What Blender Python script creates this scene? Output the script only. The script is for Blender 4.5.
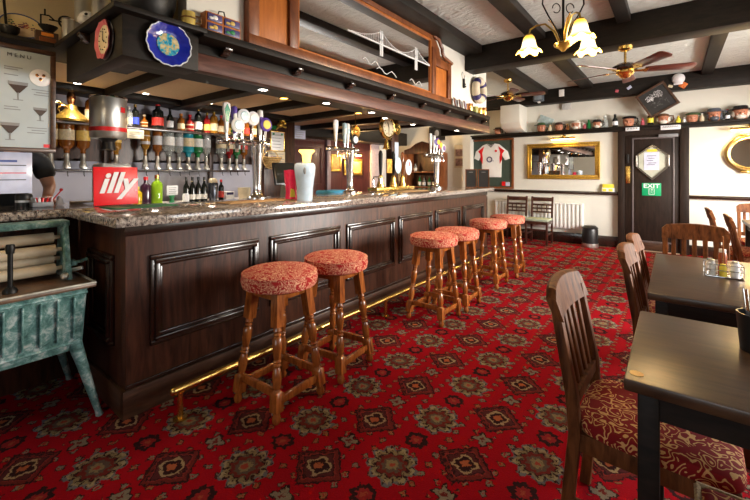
import bpy, bmesh, math, random
from mathutils import Vector, Matrix, Euler
random.seed(7)
PI = math.pi
for o in list(bpy.data.objects):
    bpy.data.objects.remove(o, do_unlink=True)
SC = bpy.context.scene
COL = SC.collection

# ------------------------------------------------------------------ camera, world, lights
cam_d = bpy.data.cameras.new('camera')
cam_d.sensor_width = 36.0
cam_d.lens = 36.0 * 385.0 / 750.0
cam_d.shift_y = -77.0 / 750.0
cam_d.clip_start = 0.02
cam = bpy.data.objects.new('camera', cam_d)
COL.objects.link(cam)
cam.location = (0, 0, 1.33)
cam.rotation_euler = (PI / 2, 0, math.radians(37.8))
SC.camera = cam

W = bpy.data.worlds.new('daylight')
SC.world = W
W.use_nodes = True
_sky = W.node_tree.nodes.new('ShaderNodeTexSky')
_sky.sky_type = 'NISHITA'
_sky.sun_disc = False
_sky.sun_elevation = math.radians(40)
_sky.sun_rotation = math.radians(200)
W.node_tree.links.new(_sky.outputs[0], W.node_tree.nodes['Background'].inputs[0])
W.node_tree.nodes['Background'].inputs[1].default_value = 0.25


def area(name, loc, look, w, h, power, col):
    d = bpy.data.lights.new(name, 'AREA')
    d.shape = 'RECTANGLE'
    d.size = w
    d.size_y = h
    d.energy = power
    d.color = col
    o = bpy.data.objects.new(name, d)
    COL.objects.link(o)
    o.location = loc
    o.rotation_euler = (Vector(look) - Vector(loc)).to_track_quat('-Z', 'Y').to_euler()
    return o


# daylight through the windows of the right wall and of the rear wall (the openings are built below)
area('window_daylight', (2.72, 5.2, 1.55), (0.5, 5.1, -0.6), 2.6, 1.5, 390, (1.0, 0.95, 0.88))
area('window_daylight', (2.72, 2.2, 1.55), (0.0, 2.2, 0.0), 1.6, 1.5, 20, (1.0, 0.95, 0.88))
area('window_daylight', (-0.4, -2.72, 1.6), (-0.4, 0, 1.0), 2.0, 1.4, 7, (1.0, 0.96, 0.9))

SC.view_settings.view_transform = 'Standard'
SC.view_settings.look = 'None'
SC.view_settings.gamma = 1.0
SC.view_settings.use_curve_mapping = False
SC.view_settings.exposure = 0.78


# ------------------------------------------------------------------ node helpers
class V:
    """a float socket with arithmetic that grows math nodes"""
    def __init__(s, nt, sock):
        s.nt, s.s = nt, sock

    def _op(s, op, b=None, c=None):
        n = s.nt.nodes.new('ShaderNodeMath')
        n.operation = op
        s.nt.links.new(s.s, n.inputs[0])
        for i, v in ((1, b), (2, c)):
            if v is None:
                continue
            if isinstance(v, V):
                s.nt.links.new(v.s, n.inputs[i])
            else:
                n.inputs[i].default_value = v
        return V(s.nt, n.outputs[0])

    def __add__(s, b): return s._op('ADD', b)
    def __sub__(s, b): return s._op('SUBTRACT', b)
    def __mul__(s, b): return s._op('MULTIPLY', b)
    def __truediv__(s, b): return s._op('DIVIDE', b)
    def lt(s, b): return s._op('LESS_THAN', b)
    def gt(s, b): return s._op('GREATER_THAN', b)
    def abs(s): return s._op('ABSOLUTE')
    def sqrt(s): return s._op('SQRT')
    def sin(s): return s._op('SINE')
    def frac(s): return s._op('FRACT')
    def max(s, b): return s._op('MAXIMUM', b)
    def min(s, b): return s._op('MINIMUM', b)
    def wrap(s, h): return s._op('WRAP', h, -h)
    def atan2(s, b): return s._op('ARCTAN2', b)


def mixc(nt, a, b, f):
    n = nt.nodes.new('ShaderNodeMix')
    n.data_type = 'RGBA'
    for sock, v in ((n.inputs[6], a), (n.inputs[7], b)):
        if isinstance(v, (tuple, list)):
            sock.default_value = (*v[:3], 1)
        else:
            nt.links.new(v, sock)
    if isinstance(f, V):
        nt.links.new(f.s, n.inputs[0])
    elif isinstance(f, (int, float)):
        n.inputs[0].default_value = f
    else:
        nt.links.new(f, n.inputs[0])
    return n.outputs[2]


def newmat(name, rough=0.5, metal=0.0, spec=0.5, coat=0.0):
    m = bpy.data.materials.new(name)
    m.use_nodes = True
    nt = m.node_tree
    b = nt.nodes['Principled BSDF']
    b.inputs['Roughness'].default_value = rough
    b.inputs['Metallic'].default_value = metal
    b.inputs['Specular IOR Level'].default_value = spec
    b.inputs['Coat Weight'].default_value = coat
    b.inputs['Coat Roughness'].default_value = 0.12
    return m, nt, b


def coords(nt, kind='Object', scale=None):
    tc = nt.nodes.new('ShaderNodeTexCoord')
    s = tc.outputs[kind]
    if scale:
        mp = nt.nodes.new('ShaderNodeMapping')
        mp.inputs['Scale'].default_value = scale
        nt.links.new(s, mp.inputs[0])
        s = mp.outputs[0]
    return s


def noise(nt, vec, scale, detail=2.0, rough=0.5, dist=0.0):
    n = nt.nodes.new('ShaderNodeTexNoise')
    n.inputs['Scale'].default_value = scale
    n.inputs['Detail'].default_value = detail
    n.inputs['Roughness'].default_value = rough
    n.inputs['Distortion'].default_value = dist
    nt.links.new(vec, n.inputs['Vector'])
    return n


def ramp(nt, fac, stops):
    r = nt.nodes.new('ShaderNodeValToRGB')
    e = r.color_ramp.elements
    while len(e) > 1:
        e.remove(e[-1])
    for i, (p, c) in enumerate(stops):
        if i == 0:
            e[0].position = p
            e[0].color = (*c, 1)
        else:
            k = e.new(p)
            k.color = (*c, 1)
    nt.links.new(fac, r.inputs[0])
    return r.outputs[0]


def bump(nt, b, height, strength=0.3, dist=0.01):
    n = nt.nodes.new('ShaderNodeBump')
    n.inputs['Strength'].default_value = strength
    n.inputs['Distance'].default_value = dist
    nt.links.new(height, n.inputs['Height'])
    nt.links.new(n.outputs[0], b.inputs['Normal'])


_cache = {}


def plain(name, col, rough=0.5, metal=0.0, var=0.12, scale=18.0, coat=0.0, bmp=0.0, spec=0.5):
    if name in _cache:
        return _cache[name]
    m, nt, b = newmat(name, rough, metal, spec, coat)
    n = noise(nt, coords(nt), scale, 3)
    lo = tuple(max(0, c * (1 - var)) for c in col)
    hi = tuple(min(1, c * (1 + var)) for c in col)
    nt.links.new(ramp(nt, n.outputs[0], [(0.3, lo), (0.7, hi)]), b.inputs['Base Color'])
    if bmp:
        bump(nt, b, n.outputs[0], bmp, 0.01)
    _cache[name] = m
    return m


def wood(name, c1, c2, rough=0.35, grain=(3, 3, 40), scale=3.0, coat=0.2, bmp=0.08, spec=0.5):
    m, nt, b = newmat(name, rough, 0, spec, coat)
    v = coords(nt, 'Object', grain)
    n = noise(nt, v, scale, 5, 0.6, 0.6)
    nt.links.new(ramp(nt, n.outputs[0], [(0.3, c1), (0.72, c2)]), b.inputs['Base Color'])
    bump(nt, b, n.outputs[0], bmp, 0.005)
    return m


def glass(name, col, rough=0.04, trans=0.85):
    m, nt, b = newmat(name, rough)
    b.inputs['Base Color'].default_value = (*col, 1)
    b.inputs['Transmission Weight'].default_value = trans
    b.inputs['IOR'].default_value = 1.4
    return m


def emit(name, col, strength, base=(0.8, 0.8, 0.8)):
    m, nt, b = newmat(name, 0.5)
    b.inputs['Base Color'].default_value = (*base, 1)
    b.inputs['Emission Color'].default_value = (*col, 1)
    b.inputs['Emission Strength'].default_value = strength
    return m


def scroll(name, base, line, scale=26.0, k=5.0, w=0.16, rough=0.85):
    """woven scrolling tendrils on a coloured ground"""
    m, nt, b = newmat(name, rough, 0, 0.2)
    vec = coords(nt)
    n = noise(nt, vec, scale, 0.6, 0.4, 0.35)
    f = V(nt, n.outputs[0])
    lines = ((f * k).frac() - 0.5).abs().lt(w)
    n2 = noise(nt, vec, scale * 0.55, 1, 0.5)
    gate = V(nt, n2.outputs[0]).gt(0.36)
    c = mixc(nt, base, line, lines * gate)
    n3 = noise(nt, vec, 240, 2)
    c = mixc(nt, c, tuple(x * 0.6 for x in base), V(nt, n3.outputs[0]) * 0.35)
    nt.links.new(c, b.inputs['Base Color'])
    bump(nt, b, n3.outputs[0], 0.25, 0.002)
    return m


def carpet_mat():
    m, nt, b = newmat('patterned_carpet', 1.0, 0, 0.03)
    vec = coords(nt)
    dn = noise(nt, vec, 34, 4, 0.7)
    sp = nt.nodes.new('ShaderNodeSeparateXYZ')
    nt.links.new(vec, sp.inputs[0])
    ds = nt.nodes.new('ShaderNodeSeparateXYZ')
    nt.links.new(dn.outputs['Color'], ds.inputs[0])
    x = V(nt, sp.outputs[0]) + (V(nt, ds.outputs[0]) - 0.5) * 0.06
    y = V(nt, sp.outputs[1]) + (V(nt, ds.outputs[1]) - 0.5) * 0.06
    PX, PY = 0.26, 0.2075
    u = (x + 2.054)
    v = (y - 0.605)
    ax, ay = u.wrap(PX), v.wrap(PY)                      # rosettes
    bx, by = (u - PX).wrap(PX), (v - PY).wrap(PY)        # diamonds
    cx, cy = u.wrap(PX), (v - PY).wrap(PY)               # dark octagons
    fx, fy = (u - PX).wrap(PX), v.wrap(PY)               # pale flowers
    tx, ty = (u - 0.0433).wrap(0.0433), (v - 0.0346).wrap(0.0346)   # tiny florets
    r = (ax * ax + ay * ay).sqrt() * 1.14
    th = ay.atan2(ax)
    rr = r * 0.95 / ((th * 9.0).sin() * 0.10 + 1.0)
    d = (bx.abs() + by.abs()) * 1.12
    dd = (bx * bx + by * by).sqrt()
    ro = (cx * cx + cy * cy).sqrt()
    rf = (fx * fx + fy * fy).sqrt() / ((fy.atan2(fx) * 4.0).sin() * 0.3 + 1.0)
    rt = tx.abs() + ty.abs()
    RED = (0.31, 0.004, 0.010)
    DARK = (0.022, 0.012, 0.012)
    OLIVE = (0.21, 0.17, 0.085)
    BLUE = (0.12, 0.13, 0.14)
    CREAM = (0.33, 0.24, 0.13)
    BROWN = (0.13, 0.02, 0.016)
    c = RED
    pn = noise(nt, vec, 7.0, 1)
    tinysel = V(nt, pn.outputs[0]).gt(0.5)
    tiny = mixc(nt, (0.19, 0.16, 0.11), (0.26, 0.11, 0.045), tinysel)
    c = mixc(nt, c, DARK, rt.lt(0.024))
    c = mixc(nt, c, tiny, rt.lt(0.017))
    c = mixc(nt, c, RED, rt.lt(0.006))
    # ground cleared round the medallions
    c = mixc(nt, c, RED, r.lt(0.128))
    c = mixc(nt, c, RED, d.lt(0.164))
    c = mixc(nt, c, RED, ro.lt(0.075))
    c = mixc(nt, c, RED, rf.lt(0.06))
    # rosette
    c = mixc(nt, c, BLUE, rr.lt(0.122))
    c = mixc(nt, c, OLIVE, rr.lt(0.108))
    c = mixc(nt, c, DARK, rr.lt(0.118) * rr.gt(0.088) * (th * 18.0).sin().gt(0.45))
    c = mixc(nt, c, (0.30, 0.25, 0.14), rr.lt(0.108) * rr.gt(0.094) * (th * 9.0).sin().gt(0.2))
    c = mixc(nt, c, DARK, rr.lt(0.082))
    c = mixc(nt, c, (0.10, 0.09, 0.06), rr.lt(0.079) * (th * 9.0).sin().lt(-0.2))
    c = mixc(nt, c, BROWN, rr.lt(0.072))
    c = mixc(nt, c, (0.09, 0.07, 0.05), rr.lt(0.05))
    c = mixc(nt, c, OLIVE, rr.lt(0.032))
    c = mixc(nt, c, (0.3, 0.05, 0.03), rr.lt(0.014))
    # diamond medallion
    c = mixc(nt, c, DARK, d.lt(0.158))
    c = mixc(nt, c, BROWN, d.lt(0.142))
    c = mixc(nt, c, DARK, d.lt(0.136) * d.gt(0.118) * ((bx - by) * 95.0).sin().gt(-0.1) * ((bx + by) * 95.0).sin().gt(-0.4))
    c = mixc(nt, c, (0.22, 0.03, 0.025), d.lt(0.117) * d.gt(0.108))
    c = mixc(nt, c, DARK, d.lt(0.108))
    c = mixc(nt, c, (0.07, 0.02, 0.02), d.lt(0.098))
    q = dd / ((by.atan2(bx) * 4.0).sin() * 0.12 + 1.0)
    c = mixc(nt, c, CREAM, q.lt(0.054))
    c = mixc(nt, c, DARK, q.lt(0.042))
    c = mixc(nt, c, (0.36, 0.1, 0.04), d.lt(0.03))
    # octagon
    ra = ro / (((cy.atan2(cx)) * 8.0).sin() * 0.1 + 1.0)
    c = mixc(nt, c, DARK, ra.lt(0.056))
    c = mixc(nt, c, (0.25, 0.02, 0.02), ra.lt(0.032))
    c = mixc(nt, c, (0.3, 0.06, 0.03), ra.lt(0.012))
    # flower
    c = mixc(nt, c, DARK, rf.lt(0.044))
    c = mixc(nt, c, (0.2, 0.17, 0.12), rf.lt(0.034))
    c = mixc(nt, c, BROWN, rf.lt(0.012))
    pile = noise(nt, vec, 130, 3, 0.7)
    c = mixc(nt, c, (0.04, 0.004, 0.006), V(nt, pile.outputs[0]) * 0.5)
    nt.links.new(c, b.inputs['Base Color'])
    bump(nt, b, pile.outputs[0], 0.5, 0.006)
    return m


def granite_mat():
    m, nt, b = newmat('speckled_granite', 0.06, 0, 0.7, 0.7)
    vec = coords(nt)
    n1 = noise(nt, vec, 55, 3, 0.65)
    c = ramp(nt, n1.outputs[0], [(0.36, (0.03, 0.025, 0.025)), (0.45, (0.22, 0.18, 0.16)), (0.55, (0.42, 0.36, 0.31)), (0.7, (0.62, 0.55, 0.48))])
    n2 = noise(nt, vec, 110, 2)
    c = mixc(nt, c, (0.03, 0.025, 0.025), V(nt, n2.outputs[0]).gt(0.6))
    nt.links.new(c, b.inputs['Base Color'])
    return m


def plaster_mat(name, col, strength, scale):
    m, nt, b = newmat(name, 0.9, 0, 0.2)
    vec = coords(nt, 'Object', (1, 1.6, 1))
    n = noise(nt, vec, scale, 4, 0.55, 1.2)
    n2 = noise(nt, vec, 2.0, 2)
    nt.links.new(ramp(nt, n2.outputs[0], [(0.3, tuple(c * 0.93 for c in col)), (0.7, col)]), b.inputs['Base Color'])
    bump(nt, b, n.outputs[0], strength, 0.03)
    return m


def verdigris_mat():
    m, nt, b = newmat('worn_green_paint', 0.55, 0.1)
    vec = coords(nt)
    n = noise(nt, vec, 22, 5, 0.7, 0.5)
    c = ramp(nt, n.outputs[0], [(0.3, (0.035, 0.09, 0.085)), (0.45, (0.09, 0.21, 0.19)), (0.54, (0.18, 0.33, 0.31)), (0.64, (0.48, 0.57, 0.55))])
    nt.links.new(c, b.inputs['Base Color'])
    bump(nt, b, n.outputs[0], 0.25, 0.004)
    return m


M = dict(
    bar=wood('dark_bar_oak', (0.014, 0.005, 0.003), (0.09, 0.031, 0.016), 0.42, (6, 6, 0.7), 5, 0.06, 0.06, 0.3),
    barmould=wood('dark_moulding', (0.012, 0.006, 0.004), (0.035, 0.016, 0.01), 0.25, (4, 4, 1), 5, 0.4, 0.04),
    skirt=wood('brown_skirting', (0.035, 0.015, 0.008), (0.10, 0.045, 0.022), 0.4, (1, 1, 6), 6, 0.1),
    beam=wood('blackened_beam', (0.005, 0.004, 0.003), (0.018, 0.012, 0.008), 0.55, (2, 2, 8), 4, 0.0, 0.2, 0.25),
    canbeam=wood('rubbed_brown_beam', (0.05, 0.018, 0.012), (0.17, 0.07, 0.05), 0.45, (6, 0.8, 8), 4, 0.05, 0.08, 0.35),
    stool=wood('turned_oak', (0.12, 0.028, 0.006), (0.46, 0.145, 0.028), 0.2, (6, 6, 1), 6, 0.6, 0.04),
    chair=wood('brown_beech', (0.045, 0.014, 0.005), (0.20, 0.072, 0.024), 0.5, (6, 6, 1), 6, 0.0, 0.04, 0.1),
    darkchair=wood('dark_chair_wood', (0.03, 0.01, 0.007), (0.085, 0.03, 0.018), 0.3, (6, 6, 1), 6, 0.3, 0.04),
    table=wood('dark_table_top', (0.03, 0.015, 0.008), (0.085, 0.045, 0.022), 0.34, (1.5, 9, 4), 4, 0.0, 0.015, 0.45),
    orange=wood('orange_pine', (0.28, 0.075, 0.012), (0.52, 0.17, 0.03), 0.5, (5, 5, 0.8), 3, 0.0, 0.03, 0.3),
    mahog=wood('reddish_frame_wood', (0.09, 0.024, 0.008), (0.27, 0.088, 0.026), 0.4, (5, 2, 1), 4, 0.1, 0.04, 0.35),
    redroom=wood('red_brown_panelling', (0.05, 0.01, 0.01), (0.11, 0.028, 0.025), 0.4, (1, 5, 0.6), 4, 0.1, 0.05),
    doorwood=wood('dark_door_wood', (0.010, 0.006, 0.004), (0.03, 0.017, 0.012), 0.5, (6, 6, 0.7), 5, 0.0, 0.05, 0.25),
    carpet=carpet_mat(), granite=granite_mat(),
    ceil=plaster_mat('cream_textured_ceiling', (0.56, 0.60, 0.565), 1.0, 7),
    barceil=plaster_mat('tan_lit_cream_panel', (0.74, 0.56, 0.36), 0.2, 4),  # cream panels, the warm bounce of the bar lamps put into the tan
    wall=plaster_mat('cream_wall', (0.74, 0.72, 0.64), 0.12, 3),
    lav=plaster_mat('lavender_grey_backboard', (0.42, 0.42, 0.50), 0.05, 3),
    wallwarm=plaster_mat('warm_lit_wall', (0.80, 0.66, 0.42), 0.3, 3),  # cream wall with the warm light on it put into the yellow
    seat=scroll('stool_scroll_fabric', (0.42, 0.02, 0.02), (0.80, 0.46, 0.28), 40, 6, 0.21),
    seat2=scroll('chair_scroll_fabric', (0.22, 0.008, 0.010), (0.72, 0.42, 0.16), 28, 6, 0.16),
    verd=verdigris_mat(),
)
M.update(
    brass=plain('polished_brass', (0.80, 0.54, 0.16), 0.27, 1.0, 0.05),
    gold=plain('gilded', (0.62, 0.40, 0.08), 0.32, 0.85, 0.3, 60, bmp=0.3),
    chrome=plain('chrome', (0.75, 0.75, 0.77), 0.12, 1.0, 0.04),
    steel=plain('brushed_steel', (0.66, 0.65, 0.62), 0.34, 0.9, 0.06),
    iron=plain('black_iron', (0.014, 0.013, 0.012), 0.45, 0.6, 0.2),
    black=plain('black_plastic', (0.012, 0.012, 0.013), 0.35, 0, 0.1),
    white=plain('white_paint', (0.80, 0.79, 0.76), 0.4, 0, 0.03),
    paper=plain('white_paper', (0.78, 0.78, 0.80), 0.6, 0, 0.03),
    bluepaper=plain('bluish_white_notice', (0.52, 0.55, 0.72), 0.15, 0, 0.16, 9),
    cream=plain('cream_ceramic', (0.68, 0.58, 0.40), 0.25, 0, 0.06),
    red=plain('bright_red', (0.72, 0.012, 0.018), 0.35, 0, 0.03),
    pink=plain('dusty_pink', (0.50, 0.10, 0.13), 0.4, 0, 0.12),
    blue=plain('cobalt_glaze', (0.012, 0.022, 0.30), 0.15, 0, 0.2),
    green=plain('green_cloth', (0.02, 0.13, 0.05), 0.8, 0, 0.15),
    exitg=plain('exit_green', (0.005, 0.34, 0.13), 0.4, 0, 0.03),
    roller=plain('pale_roller_wood', (0.46, 0.37, 0.25), 0.5, 0, 0.12),
    mirror=plain('mirror_silver', (0.86, 0.86, 0.86), 0.02, 1.0, 0.0),
    screen=plain('dark_screen', (0.02, 0.02, 0.016), 0.12, 0, 0.1),
    greenseat=plain('sage_seat_cloth', (0.32, 0.37, 0.28), 0.8, 0, 0.08),
    skin=plain('skin', (0.56, 0.30, 0.21), 0.5, 0, 0.08),
    jugskin=plain('jug_flesh_glaze', (0.46, 0.19, 0.11), 0.25, 0, 0.15),
    etched=plain('etched_white_glass', (0.72, 0.74, 0.75), 0.6, 0, 0.03),
    grey=plain('mid_grey', (0.22, 0.22, 0.23), 0.45, 0, 0.06),
    yellow=plain('yellow_card', (0.75, 0.62, 0.05), 0.5, 0, 0.05),
    copper=plain('copper', (0.60, 0.26, 0.10), 0.25, 1.0, 0.08),
    wicker=plain('wicker', (0.45, 0.28, 0.10), 0.7, 0, 0.25, 60, bmp=0.4),
    rubber=plain('old_rope_white', (0.58, 0.49, 0.36), 0.7, 0, 0.08),
    navy=plain('navy_band', (0.03, 0.02, 0.11), 0.6, 0, 0.1),
    tile=plain('pale_tile', (0.72, 0.70, 0.66), 0.35, 0, 0.04),
)


# ------------------------------------------------------------------ mesh helpers
class MB:
    def __init__(s):
        s.bm = bmesh.new()
        s.mi = 0

    def _mark(s, verts):
        fs = set()
        for v in verts:
            for f in v.link_faces:
                fs.add(f)
        for f in fs:
            f.material_index = s.mi

    def box(s, x0, x1, y0, y1, z0, z1, bev=0.0, seg=2):
        r = bmesh.ops.create_cube(s.bm, size=1.0)
        vs = r['verts']
        bmesh.ops.scale(s.bm, vec=(x1 - x0, y1 - y0, z1 - z0), verts=vs)
        bmesh.ops.translate(s.bm, vec=((x0 + x1) / 2, (y0 + y1) / 2, (z0 + z1) / 2), verts=vs)
        s._mark(vs)
        if bev > 0:
            es = list({e for v in vs for e in v.link_edges})
            rr = bmesh.ops.bevel(s.bm, geom=es, offset=bev, segments=seg, affect='EDGES', profile=0.5)
            for f in rr['faces']:
                f.material_index = s.mi
        return s

    def obox(s, c, size, rot=(0, 0, 0), bev=0.0):
        r = bmesh.ops.create_cube(s.bm, size=1.0)
        vs = r['verts']
        bmesh.ops.scale(s.bm, vec=size, verts=vs)
        mt = rot if isinstance(rot, Matrix) else Euler(rot).to_matrix()
        bmesh.ops.rotate(s.bm, cent=(0, 0, 0), matrix=mt, verts=vs)
        bmesh.ops.translate(s.bm, vec=c, verts=vs)
        s._mark(vs)
        if bev > 0:
            es = list({e for v in vs for e in v.link_edges})
            rr = bmesh.ops.bevel(s.bm, geom=es, offset=bev, segments=2, affect='EDGES', profile=0.5)
            for f in rr['faces']:
                f.material_index = s.mi
        return s

    def bar(s, p0, p1, w, h, bev=0.0, up=(0, 0, 1)):
        """rectangular bar from p0 to p1"""
        p0, p1 = Vector(p0), Vector(p1)
        d = p1 - p0
        z = d.normalized()
        x = Vector(up).cross(z)
        if x.length < 1e-4:
            x = Vector((1, 0, 0))
        x.normalize()
        y = z.cross(x)
        mt = Matrix((x, y, z)).transposed()
        return s.obox((p0 + p1) / 2, (w, h, d.length), mt, bev)

    def rings(s, rings, closed=True, cap=True):
        bm = s.bm
        vr = [[bm.verts.new(p) for p in r] for r in rings]
        n = len(vr[0])
        rng = range(n) if closed else range(n - 1)
        for a, b in zip(vr, vr[1:]):
            for i in rng:
                j = (i + 1) % n
                f = bm.faces.new((a[i], a[j], b[j], b[i]))
                f.material_index = s.mi
        if cap and closed:
            for rg, fl in ((vr[0], True), (vr[-1], False)):
                try:
                    f = bm.faces.new(rg[::-1] if fl else rg)
                    f.material_index = s.mi
                except ValueError:
                    pass
        return s

    def turned(s, p0, p1, prof, n=16, cap=True, sq=()):
        """prof = [(t, r)] along p0-p1; indices in sq are square sections"""
        p0, p1 = Vector(p0), Vector(p1)
        d = p1 - p0
        z = d.normalized()
        x = z.orthogonal().normalized() if abs(z.z) < 0.9 else Vector((1, 0, 0)) - z * z.x
        x.normalize()
        y = z.cross(x)
        rg = []
        for k, (t, r) in enumerate(prof):
            c = p0 + d * t
            ring = []
            for i in range(n):
                a = 2 * PI * i / n + (PI / n if n == 4 else 0)
                q = 1.0
                if k in sq:
                    q = 1.0 / max(abs(math.cos(a)), abs(math.sin(a)))
                ring.append(c + (x * math.cos(a) + y * math.sin(a)) * r * q)
            rg.append(ring)
        return s.rings(rg, True, cap)

    def lathe(s, prof, c=(0, 0, 0), n=20, cap=True, sx=1.0, sy=1.0):
        rg = []
        for r, z in prof:
            rg.append([(c[0] + r * sx * math.cos(2 * PI * i / n), c[1] + r * sy * math.sin(2 * PI * i / n), c[2] + z) for i in range(n)])
        return s.rings(rg, True, cap)

    def cyl(s, p0, p1, r0, r1=None, n=16):
        return s.turned(p0, p1, [(0, r0), (1, r0 if r1 is None else r1)], n)

    def tube(s, pts, r, n=8, closed=False):
        pts = [Vector(p) for p in pts]
        m = len(pts)
        rg = []
        prev = None
        for i, p in enumerate(pts):
            if closed:
                t = pts[(i + 1) % m] - pts[(i - 1) % m]
            else:
                t = pts[min(i + 1, m - 1)] - pts[max(i - 1, 0)]
            t.normalize()
            if prev is None:
                x = t.orthogonal().normalized()
            else:
                x = prev - t * prev.dot(t)
                if x.length < 1e-5:
                    x = t.orthogonal()
                x.normalize()
            prev = x
            y = t.cross(x)
            rad = r[i] if isinstance(r, (list, tuple)) else r
            rg.append([p + (x * math.cos(2 * PI * k / n) + y * math.sin(2 * PI * k / n)) * rad for k in range(n)])
        if closed:
            rg.append(rg[0])
            return s.rings(rg, True, False)
        return s.rings(rg, True, True)

    def prism(s, poly, axis, a0, a1, bev=0.0):
        """extrude a 2-D polygon along axis: 'x' poly=(y,z), 'y' poly=(x,z), 'z' poly=(x,y)"""
        def P(u, v, a):
            return {'x': (a, u, v), 'y': (u, a, v), 'z': (u, v, a)}[axis]
        bm = s.bm
        A = [bm.verts.new(P(u, v, a0)) for u, v in poly]
        B = [bm.verts.new(P(u, v, a1)) for u, v in poly]
        fs = [bm.faces.new(A[::-1]), bm.faces.new(B)]
        n = len(poly)
        for i in range(n):
            j = (i + 1) % n
            fs.append(bm.faces.new((A[i], A[j], B[j], B[i])))
        for f in fs:
            f.material_index = s.mi
        bmesh.ops.recalc_face_normals(bm, faces=fs)
        if bev > 0:
            es = list({e for f in fs for e in f.edges})
            rr = bmesh.ops.bevel(bm, geom=es, offset=bev, segments=2, affect='EDGES', profile=0.5)
            for f in rr['faces']:
                f.material_index = s.mi
        return s

    def sph(s, c, r, u=16, v=10):
        if not isinstance(r, (tuple, list)):
            r = (r, r, r)
        q = bmesh.ops.create_uvsphere(s.bm, u_segments=u, v_segments=v, radius=1.0)
        vs = q['verts']
        bmesh.ops.scale(s.bm, vec=r, verts=vs)
        bmesh.ops.translate(s.bm, vec=c, verts=vs)
        s._mark(vs)
        return s

    def torus(s, c, R, r, axis='z', n=28, k=8, sx=1.0, sy=1.0):
        pts = []
        for i in range(n):
            a = 2 * PI * i / n
            u, v = R * math.cos(a) * sx, R * math.sin(a) * sy
            pts.append({'z': (c[0] + u, c[1] + v, c[2]), 'x': (c[0], c[1] + u, c[2] + v), 'y': (c[0] + u, c[1], c[2] + v)}[axis])
        return s.tube(pts, r, k, True)

    def frame(s, axis, a, b0, b1, z0, z1, w, d, bev=0.004):
        """picture-frame of width w, from plane a to a+d; axis 'x' (spans y,z) or 'y' (spans x,z)"""
        for (p0, p1, q0, q1) in ((b0, b1, z0, z0 + w), (b0, b1, z1 - w, z1), (b0, b0 + w, z0 + w, z1 - w), (b1 - w, b1, z0 + w, z1 - w)):
            lo, hi = min(a, a + d), max(a, a + d)
            if axis == 'x':
                s.box(lo, hi, p0, p1, q0, q1, bev)
            else:
                s.box(p0, p1, lo, hi, q0, q1, bev)
        return s

    def move(s, mat):
        bmesh.ops.transform(s.bm, matrix=mat, verts=s.bm.verts[:])
        return s

    def build(s, name, mats, parent=None, world=True, angle=0.7):
        if not isinstance(mats, (list, tuple)):
            mats = [mats]
        bmesh.ops.recalc_face_normals(s.bm, faces=s.bm.faces[:])
        if parent is not None and world:
            root = parent
            off = Vector(root.location)
            while root.parent:
                root = root.parent
                off = off + Vector(root.location)
            bmesh.ops.translate(s.bm, vec=-off, verts=s.bm.verts[:])
        me = bpy.data.meshes.new(name)
        s.bm.to_mesh(me)
        s.bm.free()
        for m in mats:
            me.materials.append(m)
        me.polygons.foreach_set('use_smooth', [True] * len(me.polygons))
        me.set_sharp_from_angle(angle=angle)
        o = bpy.data.objects.new(name, me)
        COL.objects.link(o)
        if parent is not None:
            o.parent = parent
        return o


def tag(o, label=None, cat=None, group=None, kind=None):
    if label:
        o['label'] = label
    if cat:
        o['category'] = cat
    if group:
        o['group'] = group
    if kind:
        o['kind'] = kind
    return o


def thing(name, label, cat, loc=(0, 0, 0), rz=0.0, group=None):
    o = bpy.data.objects.new(name, None)
    o.empty_display_size = 0.05
    COL.objects.link(o)
    o.location = loc
    o.rotation_euler = (0, 0, rz)
    return tag(o, label, cat, group)


def struct(name, mb, mat):
    return tag(mb.build(name, mat), kind='structure')


def copy_tree(o, parent=None):
    c = o.copy()
    COL.objects.link(c)
    c.parent = parent
    for ch in [x for x in bpy.data.objects if x.parent == o]:
        copy_tree(ch, c)
    return c


def again(o, label, loc, rz=0.0, group=None):
    c = copy_tree(o)
    c.location = loc
    c.rotation_euler = (0, 0, rz)
    c['label'] = label
    if group:
        c['group'] = group
    return c


RX = (PI / 2, 0, PI / 2)      # text on a face that looks to +X
RY = (PI / 2, 0, 0)           # text on a face that looks to -Y


def text(name, body, size, mat, parent, loc, rot, ext=0.001, shear=0.0, off=0.0, squash=1.0, align='CENTER'):
    cu = bpy.data.curves.new(name, 'FONT')
    cu.body = body
    cu.size = size
    cu.extrude = ext
    cu.shear = shear
    cu.offset = off
    cu.align_x = align
    cu.align_y = 'CENTER'
    t = bpy.data.objects.new('tmp', cu)
    COL.objects.link(t)
    bpy.context.view_layer.update()
    me = bpy.data.meshes.new_from_object(t.evaluated_get(bpy.context.evaluated_depsgraph_get()))
    bpy.data.objects.remove(t, do_unlink=True)
    me.name = name
    me.materials.clear()
    me.materials.append(mat)
    R = Euler(rot).to_matrix().to_4x4() if not isinstance(rot, Matrix) else rot.to_4x4()
    off, q = Vector((0, 0, 0)), parent
    while q:
        off = off + Vector(q.location)
        q = q.parent
    mt = Matrix.Translation(Vector(loc) - off) @ R @ Matrix.Diagonal((squash, 1, 1, 1))
    me.transform(mt)
    o = bpy.data.objects.new(name, me)
    COL.objects.link(o)
    if parent:
        o.parent = parent
    return o

# ------------------------------------------------------------------ the room
CZ = 2.94
struct('floor', MB().box(-7.0, 2.7, -2.7, 8.2, -0.06, 0.0), M['carpet'])
struct('ceiling', MB().box(-7.0, 2.7, -2.7, 8.2, CZ, CZ + 0.08), M['ceil'])
struct('wall_far', MB().box(-7.0, 2.7, 8.1, 8.2, 0, CZ), M['wall'])


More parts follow.
